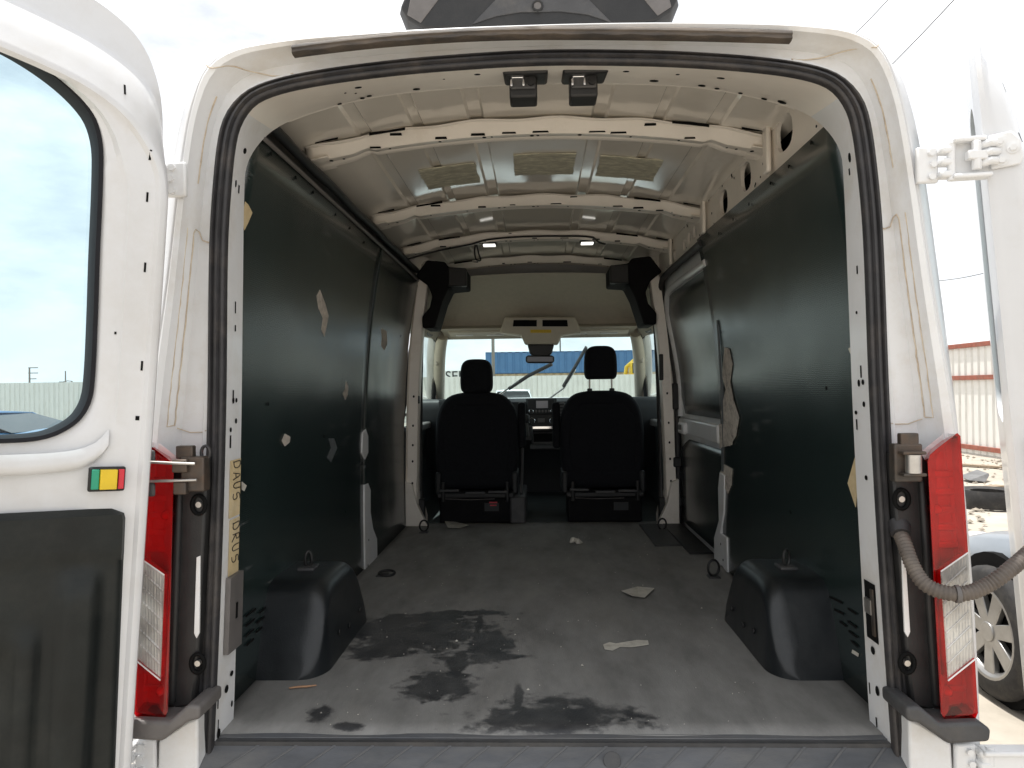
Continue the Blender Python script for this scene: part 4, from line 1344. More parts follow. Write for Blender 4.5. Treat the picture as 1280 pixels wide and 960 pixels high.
for (x, y, r_) in [(664, 514, 2.4), (691, 514, 2.6), (665, 526, 3.6), (691, 526, 3.8)]:
    p = at(x, y, 5.385)
    rr = r_ * 5.4 / F
    MB().cyl(p, p + Vector((0, 0.03, 0)), rr, 18).build("rotary_knob", BLACK, cstack, bevel=0.002)
    MB().tube([p + Vector((rr * math.cos(a * .3927), 0.004, rr * math.sin(a * .3927))) for a in range(16)], 0.0035, 6, True).build("knob_ring", CHROME, cstack, smooth=60)
cbox(662, 533, 697, 536, "chrome_strip", CHROME, 0.012, 5.40, 0.002, cstack)
cbox(672, 523, 681, 528, "climate_panel", GREYPL, 0.008, 5.395, 0.002, cstack)
for (x0, x1) in ((648, 656), (699, 706)):
    v_ = cbox(x0, 503, x1, 520, "air_vent", GREYPL, 0.02, 5.41, 0.004)
    for k in range(4):
        cbox(x0 + 1, 505 + k * 4, x1 - 1, 506.4 + k * 4, "vent_slat", BLACK, 0.012, 5.402, 0, v_)
cbox(664, 538, 700, 556, "lower_cubby", DKGREY, 0.25, 5.48, 0.012)
cbox(667, 542, 697, 552, "cubby_opening", VOID, 0.004, 5.474, 0.0)
cbox(662, 556, 702, 562, "lower_tray", DKGREY, 0.3, 5.46, 0.01)
MB().tube(resample([at(660, 545, 5.25), at(659, 535, 5.22), at(658, 527, 5.20)], 6), [0.010] * 6, 10).build("gear_lever", STEEL, dash, smooth=60)
p = at(658, 525, 5.2)
MB().tube([p + Vector((0, 0, -0.02)), p, p + Vector((0, 0, 0.03)), p + Vector((0, 0, 0.042))], [0.016, 0.024, 0.024, 0.008], 12).build("gear_knob", BLACK, dash, smooth=60)
cbox(652, 533, 666, 552, "gear_housing", BLACK, 0.12, 5.26, 0.012)
MB().tube([Vector((-0.41 + 0.19 * math.cos(a * .2618), 3.52 - 0.05 * math.sin(a * .2618), 1.30 + 0.175 * math.sin(a * .2618))) for a in range(24)], 0.016, 8, True).build("steering_wheel", TRIMB, van, smooth=60)
MB().box((-0.41, 3.56, 1.29), (0.34, 0.06, 0.05)).build("steering_spoke", TRIMB, van, bevel=0.012)
MB().cyl((-0.41, 3.56, 1.29), (-0.41, 3.78, 1.22), 0.05, 14).build("steering_column", TRIMB, van, smooth=50)
MB().box((0, 4.35, 1.08), (1.80, 0.04, 0.76)).build("firewall", TRIMB, van)

# headliner, windscreen surround
hd = MB()
rows = []
for i in range(45):
    x = -0.72 + 1.44 * i / 44
    e = sstep(0.56, 0.72, abs(x))
    cv = 0.03 * (abs(x) / 0.72) ** 2
    rows.append([Vector((x, 3.16, 2.338 - cv - 0.05 * e)), Vector((x, 3.19, 2.318 - cv - 0.06 * e)), Vector((x, 3.30, 2.30 - cv - 0.07 * e)), Vector((x, 3.52, 2.235 - cv - 0.07 * e)), Vector((x, 3.64, 2.15 - 0.05 * e)),
                 Vector((x, 3.69, 2.075)), Vector((x, 3.68, 2.035)), Vector((x, 3.62, 2.020)), Vector((x, 3.60, 2.008)), Vector((x, 3.62, 1.998)), Vector((x, 3.76, 1.990)), Vector((x, 3.80, 1.965)), Vector((x, 3.84, 1.945))])
hdl = hd.loft(rows).build("headliner", BEIGE, van, smooth=50)
cn = 5.36
def poly(pts, d, dep, name, mat, parent, bev=0.006):
    return MB().slab([at(x, y, d) for x, y in pts], (0, dep, 0)).build(name, mat, parent, bevel=bev)
con = poly([(624, 416), (631, 396), (719, 396), (727, 416), (702, 419), (698, 430), (656, 430), (651, 419)], cn, 0.16, "overhead_console", BEIGE2, hdl, 0.012)
poly([(642, 400), (671, 400), (671, 408), (641, 408)], cn - 0.004, 0.006, "console_cubby", VOID, con, 0.0)
poly([(678, 400), (709, 400), (710, 408), (678, 408)], cn - 0.004, 0.006, "console_cubby", VOID, con, 0.0)
poly([(663, 412), (689, 412), (689, 416), (663, 416)], cn - 0.003, 0.005, "yellow_label", YLABEL, con, 0.0)
poly([(659, 430), (693, 430), (690, 442), (684, 446), (668, 446), (662, 442)], cn + 0.02, 0.09, "mirror_mount", BLACK, con, 0.012)
mir = poly([(657, 446), (660, 444), (690, 444), (693, 446), (693, 452), (690, 454), (660, 454), (657, 452)], cn, 0.05, "rear_view_mirror", TRIMB, con, 0.008)
poly([(659, 446), (691, 446), (691, 452), (659, 452)], cn - 0.003, 0.004, "mirror_glass", M("mirror_face", (0.09, 0.08, 0.09), 0.15, var=0.05), con, 0.0)
for s in (-1, 1):
    # sun visors
    vz = MB().box((s * 0.42, 3.715, 1.982), (0.50, 0.12, 0.02), Matrix.Rotation(R(-10), 3, 'X')).build("sun_visor", BEIGE2, hdl, bevel=0.008)
    for dx in (-0.13, 0.10):
        MB().box((s * 0.42 + dx, 3.665, 1.964), (0.13, 0.012, 0.010), Matrix.Rotation(R(-10), 3, 'X')).build("visor_clip", FRAME, vz, bevel=0.003)

# windscreen corners: top Y 3.84 z 1.945, bottom Y 4.56 z 1.44
def wsx(x_t, t):
    return None
rows = []
WT, WB = (3.835, 1.955), (4.60, 1.40)
for i in range(25):
    u = -1 + 2 * i / 24
    rr = []
    for j in range(13):
        t = j / 12
        hw = 0.76 + 0.13 * t
        bow = 0.10 * (1 - u * u)
        rr.append(Vector((u * hw, WT[0] + (WB[0] - WT[0]) * t + bow, WT[1] + (WB[1] - WT[1]) * t + 0.03 * math.sin(t * math.pi))))
    rows.append(rr)
MB().loft(rows).build("windscreen", GLASSW, van, smooth=60)
for s in (-1, 1):
    ap = [Vector((s * 0.735, 3.80, 1.985)), Vector((s * 0.77, 3.92, 1.88)), Vector((s * 0.80, 4.08, 1.76)), Vector((s * 0.83, 4.28, 1.62)), Vector((s * 0.865, 4.52, 1.45)), Vector((s * 0.88, 4.62, 1.38))]
    MB().tube(resample(ap, 24), [0.052] * 24, 10, sq=(1.0, 1.25)).build("windscreen_pillar", BEIGE2, van, smooth=60)
    ap2 = [p + Vector((s * 0.05, -0.01, 0.012)) for p in ap]
    MB().tube(resample(ap2, 24), 0.045, 8).build("pillar_cladding", WHITE, van, smooth=60)
    MB().box((s * 0.80, 3.98, 1.80), (0.028, 0.06, 0.10)).build("grab_handle", BEIGE2, van, bevel=0.01)
    # cab door: lower panel, belt, glass, window frame
    rows = []
    for j in range(9):
        y = 2.86 + 1.60 * j / 8
        rows.append([Vector((s * x, y, z)) for x, z in [(0.86, 0.55), (0.875, 0.8), (0.87, 1.1), (0.86, 1.25), (0.845, 1.30), (0.875, 1.31), (0.95, 1.30), (0.985, 1.1), (0.985, 0.6), (0.93, 0.42)]])
    cdoor = MB().loft(rows).build("cab_door", M("cab_door_trim", (0.05, 0.062, 0.066), 0.6, var=0.15, scale=12, bump=0.1), van, smooth=45)
    rows = []
    for j in range(9):
        y = 2.86 + 1.60 * j / 8
        rows.append([Vector((s * x, y, z)) for x, z in [(0.951, 1.305), (0.986, 1.1), (0.987, 0.6), (0.931, 0.42)]])
    MB().loft([[p + Vector((s * 0.004, 0, 0)) for p in r_] for r_ in rows]).build("cab_door_skin", WHITE, cdoor, smooth=45)
    MB().box((s * 0.842, 3.35, 1.30), (0.05, 0.85, 0.05)).build("door_arm_ledge", GREYPL, cdoor, bevel=0.012)
    gl = [Vector((s * 0.905, 2.90, 1.30)), Vector((s * 0.905, 4.35, 1.30)), Vector((s * 0.88, 4.32, 1.50)), Vector((s * 0.79, 3.84, 1.94)), Vector((s * 0.795, 2.90, 1.94))]
    MB().add(gl, [(0, 1, 2, 3, 4)]).build("door_window", GLASSW, cdoor)
    MB().tube(resample([Vector((s * 0.895, 2.90, 1.32)), Vector((s * 0.79, 2.91, 1.93)), Vector((s * 0.785, 3.4, 1.955)), Vector((s * 0.785, 3.80, 1.95)), Vector((s * 0.87, 4.28, 1.55)), Vector((s * 0.89, 4.36, 1.34))], 40), 0.020, 8).build("window_seal", RUBBER, cdoor, smooth=60)
    MB().tube([Vector((s * 0.875, 2.90, 1.315)), Vector((s * 0.875, 4.35, 1.315))], 0.012, 8).build("belt_seal", RUBBER, cdoor, smooth=60)
    # wing mirror
    wm = MB().box((s * 1.14, 4.22, 1.50), (0.20, 0.09, 0.30)).build("wing_mirror", BLACK, van, bevel=0.03, seg=3)
    MB().box((s * 1.14, 4.170, 1.50), (0.16, 0.008, 0.25)).build("mirror_glass", CHROME, wm, bevel=0.003)
    MB().cyl((s * 0.95, 4.25, 1.40), (s * 1.10, 4.23, 1.42), 0.03, 10).build("mirror_arm", BLACK, wm, smooth=50)
    # side header above the cab door and cab roof flank
    rows = []
    for j in range(9):
        y = 2.80 + 1.04 * j / 8
        t = sstep(3.1, 3.84, y)
        rows.append([Vector((s * x, y, z)) for x, z in [(0.78 , 1.935), (0.745, 1.99), (0.735, 2.02 + 0.10 * (1 - t)), (0.72, 2.28 - 0.26 * t), (0.70, 2.34 - 0.30 * t)]])
    MB().loft(rows).build("cab_side_header", BEIGE, van, smooth=50)
# cab roof outside
rows = []
for (y, zt, hw) in [(2.84, 2.53, 1.0), (3.10, 2.52, 1.0), (3.34, 2.44, 0.99), (3.58, 2.25, 0.97), (3.82, 2.02, 0.95), (3.86, 1.975, 0.94)]:
    base = ring3(FULL, y)
    keep = [p for p in base if p.z > 1.94]
    r_ = resample([(p.x, p.y, p.z) for p in keep], 41, smooth=False)
    zmax = 2.53
    rows.append([Vector((p.x * hw * (1 - 0.06 * sstep(3.0, 3.86, y)), y, 1.955 + (p.z - 1.955) * (zt - 1.955) / (zmax - 1.955))) for p in r_])
MB().loft(rows).build("cab_roof", WHITE, van, smooth=50, solid=0.004)
# bonnet, front end
rows = []
for (y, z, hw) in [(4.58, 1.455, 0.93), (4.66, 1.485, 0.92), (4.85, 1.478, 0.90), (5.10, 1.36, 0.87), (5.30, 1.18, 0.84), (5.38, 0.95, 0.84), (5.40, 0.50, 0.86), (5.34, 0.32, 0.84)]:
    rows.append([Vector((-hw - 0.02, min(y, 5.2), min(z, 0.9) - 0.3))] + [Vector((hw * math.sin(a / 10 * math.pi / 2) if abs(a) < 10 else hw * (1 if a > 0 else -1), y - 0.10 * (a / 10) ** 2, z - 0.10 * abs(a / 10) ** 3)) for a in range(-10, 11)] + [Vector((hw + 0.02, min(y, 5.2), min(z, 0.9) - 0.3))])
MB().loft(rows).build("bonnet", WHITE, van, smooth=50)
for s in (-1, 1):
    MB().slab([Vector((s * 0.985, y, z)) for y, z in [(4.46, 0.5), (4.46, 1.36), (4.7, 1.40), (5.0, 1.30), (5.2, 1.1), (5.28, 0.8), (5.28, 0.4)]], (-s * 0.06, 0, 0)).build("front_wing", WHITE, van, bevel=0.02, seg=3)
# wipers, standing off the glass
def wiper(pts, blade, mat=BLACK):
    a = MB().tube([at(x, y, d) for x, y, d in pts], 0.009, 6).build("wiper_arm", mat, van, smooth=60)
    MB().tube([at(x, y, d) for x, y, d in blade], 0.013, 6, sq=(0.7, 1.3)).build("wiper_blade", RUBBER, a, smooth=60)
wiper([(618, 498, 6.40), (640, 482, 6.25), (648, 476, 6.2)], [(636, 486, 6.27), (660, 470, 6.15), (690, 455, 6.02)], STEEL)
wiper([(680, 503, 6.40), (705, 485, 6.25), (719, 462, 6.1)], [(704, 483, 6.24), (718, 460, 6.1), (733, 434, 5.95)], STEEL)

# van wheels
def wheel(parent, c, r, w, side, spokes=7, steel=False, mat=None):
    x, y, z = c
    ty = MB()
    prf = [(-w / 2, r * 0.68), (-w / 2, r * 0.9), (-w * 0.36, r * 0.985), (0, r), (w * 0.36, r * 0.985), (w / 2, r * 0.9), (w / 2, r * 0.68)]
    rings = []
    for k in range(37):
        a = 2 * math.pi * k / 36
        rings.append([Vector((x + px, y + pr * math.cos(a), z + pr * math.sin(a))) for px, pr in prf])
    tyre = ty.loft(rings).build("tyre", TYREM, parent, smooth=50)
    rm = MB()
    f = x + side * w * 0.40
    rings = []
    for k in range(37):
        a = 2 * math.pi * k / 36
        rings.append([Vector((f + side * dx, y + pr * math.cos(a), z + pr * math.sin(a))) for dx, pr in [(0.02, r * 0.70), (0.022, r * 0.66), (0.0, r * 0.60), (-0.10, r * 0.57)]])
    rm.loft(rings)
    for k in range(spokes):
        a = 2 * math.pi * k / spokes + 0.2
        ca, sa = math.cos(a), math.sin(a)
        def P(rad, tan, dx):
            return Vector((f + side * dx, y + rad * ca - tan * sa, z + rad * sa + tan * ca))
        wd0, wd1 = r * 0.10, r * 0.13
        rm.slab([P(r * 0.10, -wd0, 0.004), P(r * 0.10, wd0, 0.004), P(r * 0.63, wd1, 0.006), P(r * 0.63, -wd1, 0.006)], (-side * 0.03, 0, 0))
    rm.cyl((f + side * 0.012, y, z), (f - side * 0.03, y, z), r * 0.15, 18)
    rm.build("rim", ALLOY, parent, bevel=0.004)
    MB().cyl((f - side * 0.11, y, z), (f - side * 0.10, y, z), r * 0.6, 24).build("brake_disc", RUSTY, parent, smooth=40)
    return tyre
TYREM = M("tyre_rubber", (0.022, 0.021, 0.021), 0.8, var=0.3, scale=20, bump=0.3, bscale=120, alt=(0.09, 0.08, 0.065), altpos=(0.5, 0.9))
ALLOY = M("alloy_rim", (0.36, 0.355, 0.345), 0.35, metal=0.75, var=0.12, scale=15, alt=(0.30, 0.28, 0.25), altpos=(0.55, 0.9))
for s in (-1, 1):
    for y in (0.62, 4.72):
        wheel(van, (s * 0.86, y, 0.345), 0.345, 0.23, s, 8)

# ---- rear corner: lamps, black trims, bumper caps, lower white panels
for s in (-1, 1):
    def mp_(x, y, d):
        p = at(x, y, d)
        return p
    # right-hand outline in metres at the lamp face; mirrored for the left
    LZ = lambda y: CZ - (y - VY) * 1.665 / F
    LXp = lambda x: (x - VX) * 1.665 / F + CX - 0.004
    quad = [(1161, 577), (1164, 568), (1172, 561), (1198, 541), (1202, 545), (1224, 890), (1221, 897), (1184, 901), (1179, 895)]
    def fy(pts, yv):
        q_ = [at(x, y, 1.665) for x, y in pts]
        return [Vector((s * (p_.x - 0.004), yv, p_.z)) for p_ in q_]
    house = [(1165, 582), (1174, 567), (1197, 549), (1219, 888), (1186, 893), (1182, 890)]
    full = [(1161, 577), (1164, 568), (1172, 561), (1198, 541), (1202, 545), (1211.5, 690), (1220, 823), (1224, 890), (1221, 897), (1184, 901), (1179, 895), (1169, 720)]
    cxm, cym = 1191.0, 720.0
    ins = [(cxm + (x - cxm) * 0.93, cym + (y - cym) * 0.988) for x, y in full]
    rr = [fy(ins, -0.140), [p_ + Vector((s * (0.026 if full[k][0] > 1195 else 0.048), 0.052 + (0.10 if full[k][0] > 1195 else 0), 0)) for k, p_ in enumerate(fy(ins, -0.140))]]
    tub = MB().loft(rr, True)
    hb = fy(ins, -0.094)
    tub.add(hb, [tuple(range(len(hb)))])
    tl = tub.build("tail_light", REFL, van, weld=False)
    for k in range(13):                       # reflector ribs inside the lamp
        y_ = 600 + k * 22.5
        xl, xr = 1166 + 18 * (y_ - 577) / 318, 1199 + 20 * (y_ - 545) / 345
        if 700 < y_ < 845:
            continue
        if False:
            MB().box((s * LXp((xl + xr) / 2 + 3), -0.098, LZ(y_)), (abs(LXp(xr) - LXp(xl)) * 0.72, 0.014, 0.026)).build("reflector_rib", CHROMEL, tl, bevel=0.006, seg=3)
        else:
            MB().box((s * LXp((xl + xr) / 2), -0.096, LZ(y_)), (abs(LXp(xr) - LXp(xl)) * 0.88, 0.010, 0.016)).build("reflector_rib", REFL, tl, bevel=0.004)
    for y_ in (640, 872):
        c_ = fy([(1180 + 18 * (y_ - 577) / 318, y_)], -0.110)[0]
        MB().tube([c_ + Vector((0, 0.02, 0)), c_, c_ + Vector((0, -0.012, 0)), c_ + Vector((0, -0.016, 0))], [0.012, 0.012, 0.008, 0.002], 12).build("lamp_bulb", CLEARB, tl, smooth=60)
    RF = -0.148
    red_top = [(1161, 577), (1164, 568), (1172, 561), (1198, 541), (1202, 545), (1211.5, 690), (1177, 714), (1169, 720)]
    red_strip = [(1169, 720), (1177, 714), (1186, 850), (1176.8, 857)]
    red_bot = [(1176.8, 857), (1186, 850), (1220, 823), (1224, 890), (1221, 897), (1184, 901), (1179, 895)]
    clear = [(1177, 714), (1211.5, 690), (1220, 823), (1186, 850)]
    for nm, pl_, mt in (("red_lens", red_top, REDG), ("red_lens", red_strip, REDG), ("red_lens", red_bot, REDG), ("clear_lens", clear, CLRG)):
        v_ = fy(pl_, RF)
        MB().add(v_, [tuple(range(len(v_)))]).build(nm, mt, tl)
    bk = lambda x, y, out: fy([(x, y)], 0.08 if out else -0.058)[0] + Vector((s * (0.035 if out else 0.036), 0, 0))
    def wall(a, b, out, mt, nm):
        MB().add([fy([a], RF)[0], fy([b], RF)[0], bk(b[0], b[1], out), bk(a[0], a[1], out)], [(0, 1, 2, 3)]).build(nm, mt, tl)
    wall((1179, 895), (1161, 577), False, REDG, "red_lens")
    wall((1202, 545), (1211.5, 690), True, REDG, "red_lens")
    wall((1211.5, 690), (1220, 823), True, CLRG, "clear_lens")
    wall((1220, 823), (1224, 890), True, REDG, "red_lens")
    MB().add([fy([p_], RF)[0] for p_ in ((1161, 577), (1164, 568), (1172, 561), (1198, 541), (1202, 545))] + [bk(1202, 545, True), bk(1172, 561, False), bk(1161, 577, False)], [tuple(range(8))]).build("red_lens", REDG, tl)
    MB().add([fy([p_], RF)[0] for p_ in ((1179, 895), (1184, 901), (1221, 897), (1224, 890))] + [bk(1224, 890, True), bk(1179, 895, False)], [tuple(range(6))]).build("red_lens", REDG, tl)
    # white cut lines between the red and clear lenses
    for pl_ in ([(1177, 714), (1211.5, 690)], [(1186, 850), (1220, 823)], [(1177, 714), (1186, 850)]):
        v_ = fy(pl_, RF - 0.001)
        MB().tube(v_, 0.0016, 6).build("lens_border", CLRG if pl_[1][0] == 1186 else FRAME, tl, smooth=60)
    # crystal optic filling the clear window
    MB().slab(fy([(1177.6, 715), (1211, 691.5), (1219.4, 822), (1186.4, 848.5)], RF + 0.004), (0, 0.02, 0)).build("lamp_optic", CLEARL, tl)
    for k in range(1, 7):
        t_ = k / 7
        a_, b_ = (1177.6 + 8.8 * t_ + 2, 715 + 133.5 * t_ + 1), (1211 + 8.4 * t_ - 2, 691.5 + 130.5 * t_ - 2)
        MB().tube(fy([a_, b_], RF + 0.003), 0.0022, 6).build("optic_step", CLEARL, tl, smooth=60)
    # trim panel between lamp and seal
    d = 1.715
    tx = [(1113, 566), (1150, 561), (1162, 580), (1168, 640), (1176, 760), (1184, 890), (1142, 884), (1135, 840), (1124, 700)]
    pts = [at(x, y, d) for x, y in tx]
    pts = [Vector((s * p.x, p.y, p.z)) for p in pts]
    tpn = MB().slab(pts, (0, 0.05, 0)).build("lamp_trim_panel", BLACK, van, bevel=0.006)
    rid = [(1150, 600), (1158, 600), (1172, 760), (1180, 884), (1168, 884), (1160, 760)]
    pts = [at(x, y, d - 0.012) for x, y in rid]
    MB().slab([Vector((s * p.x, p.y, p.z)) for p in pts], (0, 0.02, 0)).build("trim_ridge", BLACK, tpn, bevel=0.008, seg=3)
    for (x, y) in [(1127, 624), (1134, 829)]:
        p = at(x, y, d - 0.004); p.x *= s
        MB().tube([p + Vector((0.016 * math.cos(a * .3927), 0, 0.022 * math.sin(a * .3927))) for a in range(16)], 0.005, 6, True).build("screw_recess", VOID, tpn, smooth=60)
        MB().cyl(p + Vector((0, -0.002, 0)), p + Vector((0, 0.01, 0)), 0.007, 10).build("trim_screw", STEEL, tpn)
    wsx_ = [(1127, 690), (1132, 692), (1138, 790), (1135, 797), (1131, 790)]
    pts = [at(x, y, d - 0.003) for x, y in wsx_]
    MB().slab([Vector((s * p.x, p.y, p.z)) for p in pts], (0, 0.006, 0)).build("body_slot", FRAME, tpn, bevel=0.001)
    # bumper cap
    cap = [(1133, 884), (1150, 883), (1176, 905), (1224, 903), (1240, 912), (1238, 928), (1186, 931), (1150, 905), (1134, 902)]
    pts = [at(x, y, 1.64) for x, y in cap]
    MB().slab([Vector((s * p.x, p.y, p.z)) for p in pts], (0, 0.12, 0)).build("bumper_cap", DKGREY if s > 0 else GREYPL, van, bevel=0.008, seg=3)
    lw = [(1136, 900), (1150, 904), (1190, 930), (1196, 1050), (1140, 1050)]
    pts = [at(x, y, 1.70) for x, y in lw]
    MB().slab([Vector((s * p.x, p.y, p.z)) for p in pts], (0, 0.05, 0)).build("corner_panel", FRAME, van, bevel=0.006)
    # D-pillar latch bracket
    if s > 0:
        b = at(1132, 578, 1.69)
        br = MB().box(b, (0.062, 0.03, 0.085)).build("striker_bracket", RUSTY, van, bevel=0.004)
        MB().cyl(b + Vector((0.002, -0.03, -0.02)), b + Vector((0.002, -0.03, 0.02)), 0.017, 14).build("striker_roller", STEEL, br, smooth=50)
        for dz in (-0.024, 0.024):
            MB().box(b + Vector((0.002, -0.022, dz)), (0.05, 0.035, 0.007)).build("bracket_lug", RUSTY, br, bevel=0.002)
        MB().box(b + Vector((0.004, -0.004, 0.052)), (0.04, 0.02, 0.028)).build("bracket_top", RUSTY, br, bevel=0.003)
    else:
        b = at(238, 592, 1.69)
        br = MB().box(b + Vector((0.012, 0, 0)), (0.055, 0.035, 0.08)).build("check_bracket", RUSTY, van, bevel=0.004)
        MB().box(b + Vector((-0.012, -0.02, 0.02)), (0.035, 0.02, 0.03)).build("bracket_lug", RUSTY, br, bevel=0.003)
        MB().box(b + Vector((-0.012, -0.02, -0.03)), (0.03, 0.02, 0.03)).build("bracket_lug", RUSTY, br, bevel=0.003)
        MB().box(b + Vector((-0.01, 0.0, 0.05)), (0.04, 0.02, 0.03)).build("bracket_top", RUSTY, br, bevel=0.003)
        MB().tube([at(244, 580, 1.66), at(215, 579, 1.655), at(172, 577, 1.655)], 0.0035, 8).build("check_rod", STEEL, br, smooth=60)
        MB().tube([at(246, 600, 1.66), at(215, 601, 1.655), at(172, 602, 1.655)], 0.0035, 8).build("check_rod", STEEL, br, smooth=60)
        for y_ in (571, 612):
            MB().box(at(186, y_, 1.662), (0.03, 0.012, 0.032)).build("rod_buffer", DKGREY, br, bevel=0.006)
    e = at(1119 if s > 0 else 257, 566, 1.70)
    MB().tube([e + Vector((0.010 * math.cos(a * .3927), 0, 0.016 * math.sin(a * .3927))) for a in range(16)], 0.004, 6, True).build("cable_eye", RUBBER, van, smooth=60)

# conduit from body to the right door
cpt = [at(1124, 664, 1.73), at(1130, 678, 1.70), at(1141, 708, 1.66), at(1156, 730, 1.63), at(1178, 740, 1.61), at(1205, 742, 1.60), at(1235, 731, 1.60), at(1262, 712, 1.60), at(1292, 686, 1.62)]
cpt = resample(cpt, 150)
MB().tube(cpt, [0.0155 + 0.0016 * math.sin(k * 2.1) for k in range(150)], 12).build("cable_conduit", CONDUIT, van, smooth=80)
p = cpt[75]
MB().tube([cpt[74], cpt[75], cpt[76], cpt[77]], [0.019, 0.0195, 0.0195, 0.019], 12).build("conduit_clip", GREYPL, van, smooth=50)
MB().tube([at(1124, 655, 1.735), at(1126, 668, 1.715)], [0.026, 0.021], 12).build("conduit_grommet", RUBBER, van, smooth=60)

# ---- rear doors
def door_frame(side, th, O):
    v = Vector((-side * 0.077, 0, 1)).normalized()
    u0 = Vector((-side * 1.0, 0, -0.077)).normalized()
    n0 = Vector((0, 1, 0))
    q = Matrix.Rotation(R(th) * side, 3, v)
    return O, q @ u0, v, q @ n0
NL = 96
OUT_IN = [(0.0, 0.52), (0.0, 1.0), (0.0, 1.5), (0.0, 1.95), (0.004, 2.12), (0.016, 2.22), (0.045, 2.285), (0.095, 2.325), (0.20, 2.362), (0.45, 2.40), (0.70, 2.408), (0.755, 2.40), (0.765, 2.36), (0.765, 1.5), (0.765, 0.56), (0.755, 0.50), (0.70, 0.49), (0.05, 0.49), (0.01, 0.495)]
WIN = [(0.128, 1.58), (0.130, 1.72), (0.134, 1.85), (0.139, 2.05), (0.146, 2.12), (0.170, 2.175), (0.235, 2.228), (0.33, 2.268), (0.48, 2.295), (0.62, 2.305), (0.665, 2.295), (0.685, 2.26), (0.685, 1.9), (0.685, 1.52), (0.67, 1.47), (0.63, 1.447), (0.45, 1.444), (0.27, 1.446), (0.205, 1.456), (0.155, 1.488), (0.133, 1.53)]
def offset_loop(loop, d):
    out = []
    n = len(loop)
    for i in range(n):
        t = (loop[(i + 1) % n] - loop[i - 1])
        nn = Vector((t.y, -t.x, 0)).normalized()
        out.append(loop[i] + nn * d)
    return out
def area(l):
    return sum(l[i].x * l[(i + 1) % len(l)].y - l[(i + 1) % len(l)].x * l[i].y for i in range(len(l))) / 2
def polar_resample(loop, c, n):
    """points of a closed loop at fixed angles around c"""
    res = []
    dense = resample([(p.x, p.y, 0) for p in loop], 600, True, False)
    angs = [(math.atan2(p.y - c[1], p.x - c[0]), p) for p in dense]
    for k in range(n):
        a = -math.pi + 2 * math.pi * k / n
        best = min(angs, key=lambda q: abs((q[0] - a + math.pi) % (2 * math.pi) - math.pi))
        res.append(best[1].copy())
    return res
